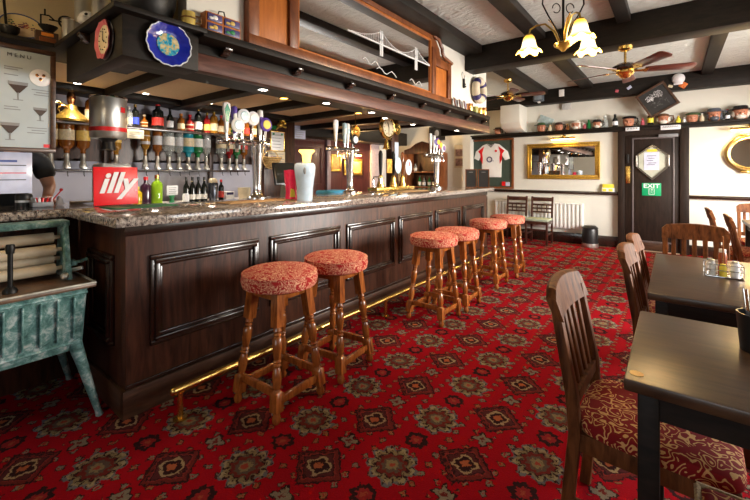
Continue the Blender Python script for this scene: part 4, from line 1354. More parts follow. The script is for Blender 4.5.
for (y, shp, r, g, lab, lb) in O:
    j = thing('optic_bottle', lb, 'optic bottle', (-4.6, y, 1.36), 0, 'upside-down optic bottles on the rail')
    h = 0.30
    r *= 1.18
    z1 = 0.43
    MB().lathe([(a * r, z1 - b * h) for a, b in SHAPES[shp]], (0, 0, 0), 16, True).build('bottle', GG[g], j, False)
    MB().lathe([(r * 1.025, z1 - h * .15), (r * 1.025, z1 - h * .48)], (0, 0, 0), 16, False).build('label', LB[lab], j, False)
    MB().lathe([(0.018, 0.16), (0.022, 0.14), (0.022, 0.07), (0.03, 0.06), (0.03, 0.02), (0.012, 0.01), (0, 0.008)], (0, 0, 0), 14).box(0.0, 0.05, -0.02, 0.02, 0.01, 0.03, 0.003).build('measure', M['steel'], j, False)
    MB().box(-0.12, 0.0, -0.012, 0.012, 0.09, 0.115, 0.003).build('bracket', M['black'], j, False)
    MB().tube([(0.03, 0, 0.0), (0.03, 0.0, -0.045), (0.045, 0, -0.06)], 0.005, 6).build('lever', M['black'], j, False)

# things on the back worktop
g2 = 'bottles on the back worktop'
bottle('dark purple bottle right of the red square sign', (-4.38, 1.72, 1.0), 'spirit', .052, .29, plain('purple_black_liquor', (0.04, 0.012, 0.03), 0.1), None, M['red'], g2)
bottle('lime green liqueur bottle on the back worktop', (-4.38, 1.83, 1.0), 'tall', .056, .31, 'lime', None, M['copper'], g2)
bottle('yellow liqueur bottle peeping out beside the red square sign', (-4.36, 1.635, 1.0), 'spirit', .04, .19, 'yellow', None, M['yellow'], g2)
for k, (y, nm) in enumerate(((2.135, 'leftmost'), (2.205, 'second from left'), (2.275, 'third from left'), (2.345, 'rightmost'))):
    bottle('small dark wine bottle with white label, %s of the row of four' % nm, (-4.36, y, 1.0), 'wine', .033, .285, 'dark', 'white', M['black'], 'row of four small wine bottles', (0.1, 0.3), 'wine_bottle')
sh = thing('cocktail_shaker', 'dark steel shaker with perforated pale top on the back worktop', 'shaker', (-4.36, 2.455, 1.0))
MB().lathe([(0, 0), (.045, 0), (.058, .20), (.052, .215), (0, .22)], (-4.36, 2.455, 1.0), 20).build('body', plain('gunmetal', (0.12, 0.13, 0.16), 0.25, 0.8), sh)
MB().lathe([(.05, .215), (.05, .245), (.03, .27), (0, .272)], (-4.36, 2.455, 1.0), 20).build('top', M['cream'], sh)
bottle('little dark bottle with red cap right of the steel shaker', (-4.36, 2.56, 1.0), 'spirit', .032, .25, 'dark', 'red', M['red'], g2)
cu = thing('ceramic_bowl', 'cream ceramic bowl beside the beer font', 'bowl', (-4.3, 2.84, 1.0))
MB().lathe([(0, 0), (.06, 0), (.075, .05), (.08, .145), (.074, .145), (.068, .05), (0, .012)], (-4.3, 2.84, 1.0), 24, False).build('bowl', M['cream'], cu)
bx = thing('card_box', 'small white and purple carton on the back worktop', 'box', (-4.4, 2.68, 1.0))
MB().box(-4.46, -4.36, 2.62, 2.74, 1.002, 1.10, 0.004).build('carton', M['paper'], bx)
MB().box(-4.359, -4.354, 2.635, 2.725, 1.06, 1.09).build('purple_print', M['navy'], bx)
nt_ = thing('price_card', 'small white price card on a green stand on the back worktop', 'card', (-4.38, 1.985, 1.0))
MB().lathe([(0, 0), (.03, 0), (.02, .05), (.035, .08), (0, .085)], (-4.38, 1.985, 1.0), 14).build('stand', LB['green'], nt_)
MB().box(-4.385, -4.375, 1.93, 2.05, 1.085, 1.19, 0.002).build('card', M['paper'], nt_)
mb = MB()
for k in range(4):
    mb.box(-4.374, -4.372, 1.95, 2.03 - 0.01 * (k % 2), 1.165 - k * 0.02, 1.169 - k * 0.02)
mb.build('card_writing', INK, nt_)
cu2 = thing('milk_jug', 'small steel milk jug on the back worktop beside the price card', 'jug', (-4.3, 2.10, 1.0))
MB().lathe([(0, 0), (.035, 0), (.035, .07), (.03, .10), (.026, .10), (.03, .01), (0, .01)], (-4.3, 2.10, 1.0), 16, False).build('body', M['paper'], cu2)
sg = thing('shelf_card', 'small tan card pinned below the upper back shelf behind the steel canister', 'card', (-4.45, 1.63, 1.7))
MB().box(-4.46, -4.45, 1.57, 1.73, 1.69, 1.785, 0.002).build('card', M['cream'], sg)
mb = MB()
for k in range(3):
    mb.box(-4.449, -4.447, 1.59, 1.71 - 0.02 * k, 1.755 - k * 0.02, 1.759 - k * 0.02)
mb.build('card_writing', INK, sg)

# pillar notices, basket, lion-like gilt ornament, till
def wall_notice(lb, x, y0, y1, z0, z1, m, frame=None, rows=0, name='notice'):
    n = thing(name, lb, 'notice', (x, (y0 + y1) / 2, z0))
    MB().box(x, x + 0.008, y0, y1, z0, z1, 0.001).build('sheet', m, n)
    if frame:
        MB().frame('x', x, y0 - 0.012, y1 + 0.012, z0 - 0.012, z1 + 0.012, 0.014, 0.014, 0.002).build('frame', frame, n)
    mb = MB()
    rr = random.Random(int(y0 * 100))
    for k in range(rows):
        z = z1 - (k + 1) * (z1 - z0) / (rows + 1)
        mb.box(x + 0.0085, x + 0.0095, y0 + 0.02, y1 - 0.02 - rr.random() * 0.06, z - 0.004, z + 0.004)
    if rows:
        mb.build('writing', plain('faint_ink', (0.25, 0.25, 0.28), 0.6), n)
    else:
        mb.bm.free()
    return n
n1 = wall_notice('white certificate with two green corner marks on the dark pillar', -4.595, 3.47, 3.70, 1.66, 1.93, M['paper'], M['brass'], 5, 'certificate')
for y in (3.495, 3.645):
    MB().box(-4.587, -4.585, y, y + 0.035, 1.885, 1.915).build('green_mark', LB['green'], n1)
wall_notice('gold card under the certificate on the dark pillar', -4.595, 3.42, 3.72, 1.46, 1.645, M['cream'], None, 4, 'gold_card')
gl = thing('gilt_figure', 'small gilt lion ornament above the certificate on the pillar', 'ornament', (-4.56, 3.62, 2.0))
MB().sph((-4.54, 3.63, 2.10), (.04, .045, .05)).sph((-4.54, 3.59, 2.03), (.035, .05, .04)).sph((-4.52, 3.66, 2.06), (.025, .025, .03)).tube([(-4.54, 3.56, 2.0), (-4.53, 3.52, 1.97), (-4.53, 3.49, 1.98)], .016, 8).tube([(-4.53, 3.62, 2.02), (-4.51, 3.68, 2.0)], .015, 8).build('figure', M['gold'], gl)
tp = thing('tinted_bowl', 'dark green glass bowl beside the gilt lion', 'bowl', (-4.53, 3.50, 1.945))
MB().lathe([(0, 0), (.04, 0), (.065, .05), (.06, .055), (0, .06)], (-4.53, 3.46, 1.95), 18).build('bowl', GG['green'], tp)
wb = thing('wicker_basket', 'round wicker basket hanging on the pillar right of the beer font', 'basket', (-4.5, 3.37, 1.42))
mb = MB()
for k in range(6):
    mb.torus((-4.50, 3.40, 1.42 + k * 0.025), 0.07 + 0.015 * k, 0.013, 'z', 24, 6)
mb.lathe([(0, 0), (.07, 0), (.07, .02), (0, .02)], (-4.5, 3.40, 1.41), 16)
mb.build('weave', M['wicker'], wb)
MB().torus((-4.50, 3.40, 1.52), 0.13, 0.008, 'x', 24, 6).build('handle', M['wicker'], wb)
MB().obox((-4.46, 3.43, 1.55), (0.05, 0.12, 0.03), (0, .3, .2), .008).build('blue_packet', M['blue'], wb)
ti = thing('till', 'black touchscreen till on a grey stand behind the counter', 'till', (-3.55, 2.75, 1.0))
MB().obox((-3.40, 2.78, 1.32), (0.03, 0.33, 0.25), (0, -0.25, -0.1), .006).build('bezel', M['black'], ti)
MB().obox((-3.382, 2.779, 1.323), (0.006, 0.29, 0.21), (0, -0.25, -0.1)).build('screen', M['screen'], ti)
MB().prism([(-3.62, 0.95), (-3.34, 0.95), (-3.36, 1.15), (-3.48, 1.28), (-3.56, 1.28)], 'y', 2.84, 3.02, .01).build('printer_stand', plain('till_beige', (0.20, 0.18, 0.12), 0.4), ti)
ub = thing('under_bar_shelf', 'dark working shelf along the inner side of the bar', 'shelf', (-3.3, 3.6, 0))
MB().box(-3.66, -3.10, 1.34, 5.8, 0.90, 0.945, .004).box(-3.66, -3.62, 1.34, 5.8, 0, 0.9).box(-3.10, -3.06, 1.34, 5.8, 0, 0.945).build('shelf_unit', M['bar'], ub)

# ------------------------------------------------------------------ beer fonts
def font(lb, x, y, z=1.103, sc=1.0, badges=()):
    f = thing('beer_font', lb, 'beer font', (x, y, z), 0, 'chrome beer fonts on the counter')
    MB().lathe([(0, 0), (.085, 0), (.085, .012), (.05, .03), (.036, .06), (.036, .12), (.045, .32), (.062, .46), (.066, .50), (.05, .52), (0, .525)], (0, 0, 0), 24, True, sc, sc).build('column', M['chrome'], f, False)
    MB().cyl((0.03, -0.38, .49), (0.03, 0.09, .49), 0.026, n=14).sph((0.03, -0.38, .49), .03).sph((0.03, 0.09, .49), .03).build('crossbar', M['chrome'], f, False)
    for (dy, kind, hm, bm_, bh) in badges:
        tp = MB()
        tp.cyl((0.03, dy, .49), (0.12, dy, .50), .014, n=10).tube([(.11, dy, .505), (.125, dy, .48), (.125, dy, .40)], .009, 8).cyl((.10, dy, .50), (.10, dy, .56), .012, n=10)
        tpo = tp.build('tap', M['chrome'], f, False)
        if kind == 'paddle':
            MB().prism([(dy - .012, .56), (dy + .012, .56), (dy + .02, .66), (dy + .034, .74), (dy + .03, .79), (dy, .80), (dy - .03, .79), (dy - .034, .74), (dy - .02, .66)], 'x', .088, .112, .006).build('paddle_handle', hm, tpo, False)
            MB().prism([(dy - .008, .64), (dy + .008, .64), (dy + .024, .74), (dy, .785), (dy - .024, .74)], 'x', .111, .116).build('paddle_badge', bm_, tpo, False)
        elif kind == 'stick':
            MB().lathe([(0, .55), (.014, .55), (.02, .62), (.026, .72), (.022, .77), (0, .78)], (.1, dy, 0), 14).build('stick_handle', hm, tpo, False)
            MB().sph((.115, dy, .69), (.012, .019, .05)).build('stick_badge', bm_, tpo, False)
        else:
            d = MB().lathe([(0, 0), (.058, 0), (.06, .012), (.045, .022), (0, .024)], (0, 0, 0), 26)
            d.move(Matrix.Translation((.12, dy, bh)) @ Matrix.Rotation(PI / 2, 4, 'Y'))
            d.build('round_badge', hm, tpo, False)
            d = MB().lathe([(0, 0), (.04, 0), (.036, .004), (0, .005)], (0, 0, 0), 22)
            d.move(Matrix.Translation((.143, dy, bh)) @ Matrix.Rotation(PI / 2, 4, 'Y'))
            d.build('badge_print', bm_, tpo, False)
            MB().cyl((.11, dy, .52), (.12, dy, bh - .05), .01, n=8).build('badge_stem', M['chrome'], tpo, False)
    return f


PB = plain('pale_blue_badge', (0.45, 0.62, 0.68), 0.3, 0, 0.15, 40)
PU = plain('violet_badge', (0.10, 0.05, 0.30), 0.3, 0, 0.1)
TG = plain('tap_green', (0.01, 0.26, 0.13), 0.25, 0, 0.1)
font('chrome beer font with round badges and a green paddle, nearest the till', -2.95, 2.08, badges=[
    (-.36, 'paddle', M['white'], TG, 0), (-.29, 'stick', PU, M['white'], 0), (-.275, 'round', M['white'], PB, .62), (-.22, 'round', M['paper'], PB, .70), (-.13, 'round', M['paper'], M['white'], .69), (-.04, 'stick', M['white'], PU, 0), (.0, 'round', PU, M['yellow'], .65)])
font('chrome beer font in the middle of the bar, left of the brass handpumps', -2.95, 3.33, badges=[
    (-.34, 'paddle', M['white'], M['paper'], 0), (-.20, 'stick', PB, M['white'], 0), (-.15, 'stick', M['white'], PB, 0), (-.06, 'round', M['iron'], M['paper'], .60)])
font('chrome beer font at the far end of the bar in front of the dresser', -2.86, 5.22, badges=[
    (-.36, 'paddle', M['white'], PB, 0), (-.26, 'stick', M['white'], PU, 0), (-.2, 'round', PU, M['yellow'], .68), (-.12, 'round', M['pink'], M['yellow'], .64), (-.02, 'round', M['paper'], PU, .6)])

# hand pumps
hp = thing('hand_pumps', 'brass-based hand pump set with wooden handles on the bar', 'hand pumps', (-2.95, 4.15, 1.103))
MB().box(-3.03, -2.87, 3.75, 4.62, 1.104, 1.15, .008).build('base', M['brass'], hp)
for k, (y, hm) in enumerate(((3.92, M['iron']), (4.2, M['iron']), (4.42, M['stool']))):
    MB().lathe([(0, .045), (.05, .045), (.052, .07), (.03, .13), (.036, .16), (.02, .20), (0, .21)], (-2.95, y, 1.103), 18).build('pump_body', M['brass'], hp)
    MB().turned((-2.95, y, 1.30), (-2.95, y, 1.62), [(0, .012), (.1, .018), (.5, .026), (.85, .028), (.95, .02), (1, .008)], 14).build('pump_handle', hm, hp)
pc = [MB().prism([(3.98, 1.33), (4.09, 1.33), (4.09, 1.51), (3.98, 1.51)], 'x', -2.905, -2.89, .003).build('pump_clip', plain('amber_print', (0.62, 0.30, 0.04), 0.4, 0, 0.6, 30), hp),
      MB().sph((-2.89, 4.23, 1.43), (.012, .075, .11)).build('pump_clip', PB, hp), MB().sph((-2.88, 4.47, 1.41), (.012, .08, .11)).build('pump_clip', M['paper'], hp)]
MB().bar((-2.875, 4.47, 1.34), (-2.868, 4.47, 1.48), .02, .004).bar((-2.872, 4.43, 1.43), (-2.872, 4.51, 1.43), .02, .004).build('red_cross', M['red'], pc[2])
MB().tube([(-2.9, 3.72, 1.15), (-2.9, 3.70, 1.24), (-2.9, 3.72, 1.28), (-2.86, 3.78, 1.28), (-2.86, 3.80, 1.2)], .012, 8).build('swan_spout', M['chrome'], hp)

# the pint-glass shaped illuminated font with a red companion and gold top
pg = thing('pint_glass_sign', 'white and pale blue pint-glass shaped font standing on the bar front', 'bar font', (-2.42, 2.16, 1.103))
MB().lathe([(0, 0), (.062, 0), (.064, .02), (.066, .10), (.082, .21), (.088, .27), (.084, .295), (.07, .31), (0, .312)], (-2.42, 2.17, 1.103), 30).build('glass_body', [plain('pale_blue_white_gloss', (0.50, 0.62, 0.74), 0.15, 0, 0.22, 7)], pg)
MB().sph((-2.36, 2.115, 1.35), (.012, .012, .03)).build('small_motif', M['grey'], pg)
rd = thing('red_bar_font', 'slim red font with yellow foot, left behind the pint-glass font', 'bar font', (-2.56, 2.15, 1.103))
MB().lathe([(0, 0), (.05, 0), (.045, .08), (.06, .20), (.062, .25), (0, .255)], (-2.57, 2.15, 1.103), 22).build('body', plain('magenta_red', (0.72, 0.02, 0.08), 0.25), rd)
MB().prism([(2.10, 1.13), (2.15, 1.13), (2.14, 1.19), (2.11, 1.20)], 'x', -2.525, -2.518).build('yellow_mark', M['yellow'], rd)
gt = thing('gilt_goblet', 'glowing gold lamp with fluted rim behind the pint-glass font', 'lamp', (-3.2, 3.0, 1.103))
GLW = emit('gold_lamp_glow', (1.0, 0.55, 0.12), 2.2, (0.8, 0.5, 0.1))
MB().lathe([(0, .0), (.06, 0), (.05, .02), (.015, .05), (.015, .30), (.04, .33), (0, .34)], (-3.04, 2.75, 1.103), 16).build('stem', M['gold'], gt)
MB().lathe([(.04, .34), (.05, .42), (.085, .455), (.08, .47), (.045, .43), (.0, .35)], (-3.04, 2.75, 1.103), 18, False).build('fluted_shade', GLW, gt)

# menu boards at the end of the bar
for x0, y0, nm in ((-2.47, 5.60, 'small framed blackboard at the bar end, left of the pair'), (-2.31, 5.70, 'small framed blackboard at the bar end, right of the pair')):
    q = thing('table_blackboard', nm, 'blackboard', (x0, y0, 1.1035), -1.12, 'small blackboards at the end of the bar')
    MB().frame('x', -.012, -.085, .085, 0, .285, .014, .022, .002).build('frame', M['chair'], q, False)
    MB().box(-.006, .004, -.075, .075, .01, .275).build('slate', M['black'], q, False)
    MB().box(.0045, .006, -.03, .03, .235, .243).build('chalk_line', M['grey'], q, False)

# clutter on the counter
sg = thing('square_sign', 'square red sign with white slanted lettering standing on the counter', 'sign', (-3.13, 1.035, 1.103))
MB().obox((-3.13, 1.035, 1.238), (.012, .275, .268), (0, -0.06, 0), .002).build('board', M['red'], sg)
text('sign_lettering', 'illy', .20, M['paper'], sg, (-3.119, 1.032, 1.255), RX, .002, .32, .0055, 0.97)
MB().torus((-3.121, 1.155, 1.205), .005, .0014, 'x', 12, 5).build('registered_mark', M['paper'], sg)
mt = thing('bar_towel', 'green bar towel lying flat on the counter by the red sign', 'towel', (-2.85, 1.08, 1.103))
mb = MB().box(-2.96, -2.72, .88, 1.28, 1.1045, 1.110, .002)
mb.build('cloth', M['green'], mt)
MB().box(-2.955, -2.725, .90, .98, 1.1105, 1.1115).build('pale_stripe', plain('faded_stripe', (0.20, 0.22, 0.10), 0.8), mt)
gr = thing('coffee_grinder', 'tall steel coffee canister on a grinder with red band, behind the red sign', 'coffee grinder', (-3.36, 1.08, 1.103))
MB().lathe([(.0, .485), (.106, .485), (.118, .50), (.118, .775), (.112, .79), (0, .795)], (-3.36, 1.06, 1.103), 34).build('canister', M['steel'], gr)
MB().lathe([(.1195, .535), (.1195, .565)], (-3.36, 1.06, 1.103), 34, False).build('red_band', M['red'], gr)
MB().torus((-3.36, 1.06, 1.103 + .79), .116, .007, 'z', 34, 6).build('rim', M['chrome'], gr)
lg = MB().obox((-3.258, 1.12, 1.80), (.006, .04, .04), (0, 0, .55), .002)
lg.build('square_emblem', M['red'], gr)
MB().lathe([(.05, .40), (.04, .46), (.075, .50), (0, .5)], (-3.36, 1.06, 1.103), 20).build('throat', M['black'], gr)
MB().box(-3.47, -3.24, .98, 1.18, 1.104, 1.40, .025, 3).build('grinder_body', plain('grinder_grey', (0.55, 0.55, 0.54), 0.3, 0.3), gr)
sb = thing('sachet_tray', 'little tray of red and white sachets on the left counter', 'tray', (-3.38, .675, 1.103))
MB().box(-3.43, -3.33, .62, .73, 1.104, 1.135, .004).build('tray', M['grey'], sb)
rr = random.Random(5)
for k in range(7):
    MB().obox((-3.38 + rr.uniform(-.02, .02), .635 + .014 * k, 1.14), (.05, .01, .045), (rr.uniform(-.3, .3), rr.uniform(-.2, .2), rr.uniform(-.4, .4)), .002).build('sachet', M['red'] if k % 2 else M['paper'], sb)
MB().bar((-3.37, .715, 1.12), (-3.33, .77, 1.21), .006, .006).sph((-3.33, .77, 1.215), .01).build('cocktail_stick', M['red'], sb)
jb = thing('dark_jar', 'small dark jar with white band on the left counter by the sachets', 'jar', (-3.46, .60, 1.103))
MB().lathe([(0, 0), (.045, 0), (.045, .075), (.04, .085), (0, .09)], (-3.46, .60, 1.103), 18).build('jar', M['dark'] if 'dark' in M else M['black'], jb)
MB().lathe([(.0455, .03), (.0455, .045)], (-3.46, .60, 1.103), 18, False).build('white_band', M['paper'], jb)
ws = thing('wooden_spoon', 'pale wooden stick lying on the counter left of the red sign', 'spoon', (-3.51, .98, 1.103))
MB().tube([(-3.50, .86, 1.112), (-3.51, .98, 1.112), (-3.52, 1.10, 1.112)], [.012, .007, .006], 8).build('stick', M['roller'], ws)
wc = thing('paper_napkins', 'small fold of white napkins beside the sachets', 'napkins', (-3.4, .78, 1.103))
MB().prism([(.755, 1.104), (.80, 1.104), (.785, 1.15), (.77, 1.17)], 'x', -3.42, -3.37, .004).build('fold', M['paper'], wc)
for (x, y, lb) in ((-2.62, 1.85, 'tan bar towel on the counter in front of the beer font'), (-2.6, 4.05, 'brown bar towel on the counter in front of the hand pumps')):
    q = thing('bar_towel', lb, 'towel', (x, y, 1.103))
    MB().box(x - .1, x + .1, y - .3, y + .3, 1.1045, 1.111, .002).build('cloth', plain('tan_towel', (0.35, 0.20, 0.08), 0.8), q)
bd = thing('blue_cloth', 'bright blue folded cloth behind the counter right of the pint-glass font', 'cloth', (-3.35, 3.3, .945))
MB().box(-3.45, -3.2, 3.25, 3.6, .948, 1.12, .03, 3).build('cloth', plain('sky_blue_cloth', (0.05, 0.30, 0.50), 0.8), bd)

# ------------------------------------------------------------------ round clock, post, bell, discs
post = MB().box(-3.10, -3.00, 4.24, 4.40, 1.105, 2.16, .006)
po = tag(post.build('bar_post', M['bar']), 'dark wooden post rising from the bar behind the hand pumps', 'post')
pm = MB().box(-2.999, -2.994, 4.30, 4.39, 1.45, 1.75).build('mirror_strip', plain('pale_blue_strip', (0.55, 0.62, 0.75), 0.1), po)
wc = thing('round_clock', 'round brass wall clock on the post under the canopy', 'clock', (-2.92, 4.15, 1.93))
ring = MB().lathe([(0, 0), (.145, 0), (.15, .03), (.135, .045), (.12, .04), (0, .04)], (0, 0, 0), 34)
ring.move(Matrix.Translation((-2.94, 4.02, 1.915)) @ Matrix.Rotation(PI / 2, 4, 'Y')).build('case', M['brass'], wc)
dl = MB().lathe([(0, 0), (.115, 0), (0, .003)], (0, 0, 0), 30)
dl.move(Matrix.Translation((-2.897, 4.02, 1.915)) @ Matrix.Rotation(PI / 2, 4, 'Y')).build('dial', M['cream'], wc)
mb = MB()
for k in range(12):
    a = k * PI / 6
    mb.bar((-2.889, 4.02 + .085 * math.sin(a), 1.915 + .085 * math.cos(a)), (-2.889, 4.02 + .105 * math.sin(a), 1.915 + .105 * math.cos(a)), .008, .003, up=(1, 0, 0))
mb.bar((-2.888, 4.02, 1.915), (-2.888, 3.99, 1.975), .009, .003, up=(1, 0, 0)).bar((-2.888, 4.02, 1.915), (-2.888, 4.015, 1.83), .006, .003, up=(1, 0, 0))
mb.build('hands_and_marks', M['iron'], wc)
MB().tube([(-2.95, 4.02, 2.05), (-2.95, 4.02, 2.16)], .012, 8).build('hanging_rod', M['iron'], wc)
be = thing('bar_bell', 'brass hand bell hanging below the round clock', 'bell', (-2.95, 4.15, 1.6))
MB().lathe([(.0, .115), (.02, .11), (.03, .07), (.04, .03), (.055, 0), (.05, 0), (.03, .05), (0, .09)], (-2.93, 4.02, 1.64), 22, False).build('dome', M['brass'], be)
MB().tube([(-2.93, 4.02, 1.75), (-2.93, 4.02, 1.77), (-3.0, 4.25, 1.77)], .008, 8).build('bell_arm', M['brass'], be)
MB().sph((-2.93, 4.02, 1.635), .013).build('clapper', M['brass'], be)
for (x, y, z, r, lb) in ((-3.2, 3.72, 1.855, .085, 'brass disc hanging left of the round clock'), (-2.98, 4.33, 1.93, .08, 'brass disc on the post right of the round clock')):
    q = thing('brass_disc', lb, 'disc', (x, y, z))
    MB().lathe([(0, 0), (r, 0), (r, .01), (r * .8, .02), (r * .3, .012), (0, .02)], (0, 0, 0), 24).move(Matrix.Translation((x, y, z)) @ Matrix.Rotation(PI / 2, 4, 'Y')).build('disc', M['brass'], q)
    MB().tube([(x, y, z + r), (x, y, 2.12)], .003, 6).build('hanging_wire', M['brass'], q)

# ------------------------------------------------------------------ room behind the bar
hk = struct('door_2', MB().box(-5.6, -5.56, 4.6, 5.5, 0, 1.95, .006), M['redroom'])
MB().frame('x', -5.56, 4.68, 5.42, 1.1, 1.85, .02, .015, .004).frame('x', -5.56, 4.68, 5.42, .2, 1.0, .02, .015, .004).build('door_panel_bead', M['redroom'], hk)
struct('trim_17', MB().box(-5.6, -5.55, 7.02, 7.32, 0, 2.0, .004), plain('pinkish_white_gloss', (0.62, 0.50, 0.52), 0.35))
struct('trim_18', MB().box(-5.6, -5.54, 7.34, 7.85, 0, 2.0, .004), M['white'])
struct('trim_19', MB().box(-5.6, -5.53, 5.56, 5.66, 0, 2.0, .004), plain('mauve_gloss', (0.30, 0.22, 0.24), 0.35))
struct('trim_20', MB().box(-5.6, -5.54, 4.5, 8.0, 2.0, 2.06, .004), M['grey'])
pf = thing('gilt_picture', 'small gilt-framed picture glowing on the red-brown wall behind the bar', 'picture', (-5.58, 6.42, 1.3))
MB().frame('x', -5.6, 6.12, 6.72, 1.28, 1.64, .05, .03, .006).build('frame', M['gold'], pf)
MB().box(-5.59, -5.58, 6.16, 6.68, 1.32, 1.60).build('canvas', plain('golden_canvas', (0.70, 0.46, 0.12), 0.6, 0, 0.4, 12), pf)
pl_ = thing('picture_lamp', 'small lit brass lamp above the gilt picture behind the bar', 'picture light', (-5.5, 6.42, 1.74))
MB().cyl((-5.48, 6.26, 1.74), (-5.48, 6.58, 1.74), .022, n=12).tube([(-5.6, 6.42, 1.70), (-5.55, 6.42, 1.78), (-5.49, 6.42, 1.75)], .01, 6).build('shade', M['brass'], pl_)
MB().cyl((-5.475, 6.28, 1.717), (-5.475, 6.56, 1.717), .010, n=8).build('lamp_tube', emit('picture_lamp_warm', (1, .55, .15), 20), pl_)
d = bpy.data.lights.new('picture_bulb', 'POINT')
d.energy = 30
d.color = (1, .6, .25)
d.shadow_soft_size = .04
o = bpy.data.objects.new('picture_bulb', d)
COL.objects.link(o)
o.location = (0.06, 0, -0.06)
o.parent = pl_
wn = thing('second_gilt_picture', 'tiny gilt picture on the red-brown wall just right of the pint-glass font', 'picture', (-5.5, 5.95, 1.4))
MB().frame('x', -5.6, 5.72, 6.02, 1.36, 1.72, .04, .03, .005).build('frame', M['gold'], wn)
MB().box(-5.59, -5.58, 5.75, 5.99, 1.39, 1.69).build('canvas', plain('golden_brown_canvas', (0.55, 0.30, 0.07), 0.6, 0, 0.4, 12), wn)
wall_notice('white sheet pinned up on the beam end right of the pillar', -5.19, 4.30, 4.66, 1.93, 2.19, M['bluepaper'], None, 6, 'price_list')

dr = thing('dresser', 'dark arched dresser with reddish interior and bottles at the far end of the bar', 'dresser', (-4.6, 7.95, 0))
MB().box(-5.12, -5.04, 7.75, 8.09, 0, 1.80, .006).box(-4.22, -4.14, 7.75, 8.09, 0, 1.80, .006).build('side_post', M['mahog'], dr)
MB().box(-5.05, -4.2, 8.05, 8.09, 0, 1.9).build('back_board', M['bar'], dr)
arch = [(-5.12, 1.78), (-5.12, 1.88), (-4.95, 1.92), (-4.8, 2.02), (-4.63, 2.07), (-4.46, 2.02), (-4.31, 1.92), (-4.14, 1.88), (-4.14, 1.78)]
MB().prism(arch, 'y', 7.74, 7.8, .008).build('arched_top', M['bar'], dr)
for z in (1.0, 1.35):
    MB().box(-5.05, -4.2, 7.78, 8.06, z - .015, z + .015, .003).build('shelf', M['mahog'], dr)
for k, (x, z, g, h) in enumerate(((-4.9, 1.365, 'clear', .2), (-4.78, 1.015, 'green', .25), (-4.66, 1.015, 'clear', .22), (-4.52, 1.015, 'green', .24), (-4.4, 1.015, 'dark', .25), (-4.32, 1.365, 'amber', .2))):
    bottle(['clear bottle alone on the upper dresser shelf left', 'green bottle at the left of the lower dresser shelf', 'clear bottle second on the lower dresser shelf', 'green bottle third on the lower dresser shelf', 'dark bottle at the right of the lower dresser shelf', 'amber bottle on the upper dresser shelf right'][k], (x, 7.9, z), 'wine', .04, h, g, 'white', M['black'], 'bottles in the far dresser')
wp = thing('framed_photo', 'dark framed photograph above the arched dresser', 'photograph', (-4.4, 8.08, 2.2))
MB().frame('y', 8.095, -4.62, -4.2, 2.10, 2.42, .03, -.03, .004).build('frame', M['black'], wp)
MB().box(-4.6, -4.22, 8.08, 8.09, 2.12, 2.40).build('photo', M['black'], wp)
MB().lathe([(0, 0), (.06, 0), (0, .004)], (0, 0, 0), 18).move(Matrix.Translation((-4.42, 8.078, 2.27)) @ Matrix.Rotation(PI / 2, 4, 'X') @ Matrix.Scale(1.3, 4, (0, 1, 0))).build('pale_figure', M['grey'], wp)
ps = thing('wall_poster', 'cream poster with two brown photographs on the white wall past the bar', 'poster', (-3.85, 8.09, 1.5))
MB().box(-3.97, -3.71, 8.085, 8.095, 1.45, 1.97, .001).build('sheet', M['cream'], ps)
for z0, z1 in ((1.49, 1.66), (1.71, 1.87)):
    MB().box(-3.94, -3.74, 8.08, 8.086, z0, z1).build('photo_print', plain('sepia_print', (0.24, 0.14, 0.12), 0.5, 0, 0.7, 14), ps)
wl = thing('wall_lamp', 'small brass twin wall lamp on the white wall at the bar end', 'wall lamp', (-3.95, 8.05, 2.2))
MB().sph((-4.02, 8.05, 2.25), .05).tube([(-4.02, 8.05, 2.25), (-3.92, 7.95, 2.2), (-3.85, 7.95, 2.28)], .012, 8).build('bracket', M['brass'], wl)
MB().lathe([(.02, 0), (.055, .09), (.05, .09), (.016, 0)], (-3.84, 7.95, 2.28), 16, False).build('shade', M['brass'], wl)
MB().sph((-3.84, 7.95, 2.35), .03).build('bulb', emit('wall_lamp_glow', (1, .8, .5), 8), wl)
d = bpy.data.lights.new('wall_lamp_bulb', 'POINT')
d.energy = 22
d.color = (1, .82, .6)
d.shadow_soft_size = .04
o = bpy.data.objects.new('wall_lamp_bulb', d)
COL.objects.link(o)
o.location = Vector((-3.84, 7.90, 2.42)) - Vector(wl.location)
o.parent = wl
gt_ = thing('hatch_gate', 'dark barred wooden gate standing at the far end of the bar', 'gate', (-2.5, 6.2, 0))
MB().frame('x', -2.62, 6.0, 6.55, .05, .92, .045, .04, .004).build('frame', M['barmould'], gt_)
for k in range(5):
    MB().box(-2.61, -2.59, 6.09 + .09 * k, 6.11 + .09 * k, .09, .88).build('bar', M['barmould'], gt_)
# ------------------------------------------------------------------ things on and above the canopy ledge
def scalloped(c, r, n, amp, th, axis, sy=1.0, m=None, name='plate', parent=None, seg=72, dish=0.02):
    rg = []
    for (rr, h) in ((0.02, 0), (0.6, 0), (0.72, dish * .4), (1.0, dish), (1.0, dish + th), (0.72, dish * .4 + th), (0.6, th), (0.02, th)):
        ring = []
        for i in range(seg):
            a = 2 * PI * i / seg
            q = r * rr * (1 + (amp * math.sin(n * a) if rr > .65 else 0))
            ring.append((q * math.cos(a), q * math.sin(a) * sy, h))
        rg.append(ring)
    mb = MB().rings(rg)
    return mb


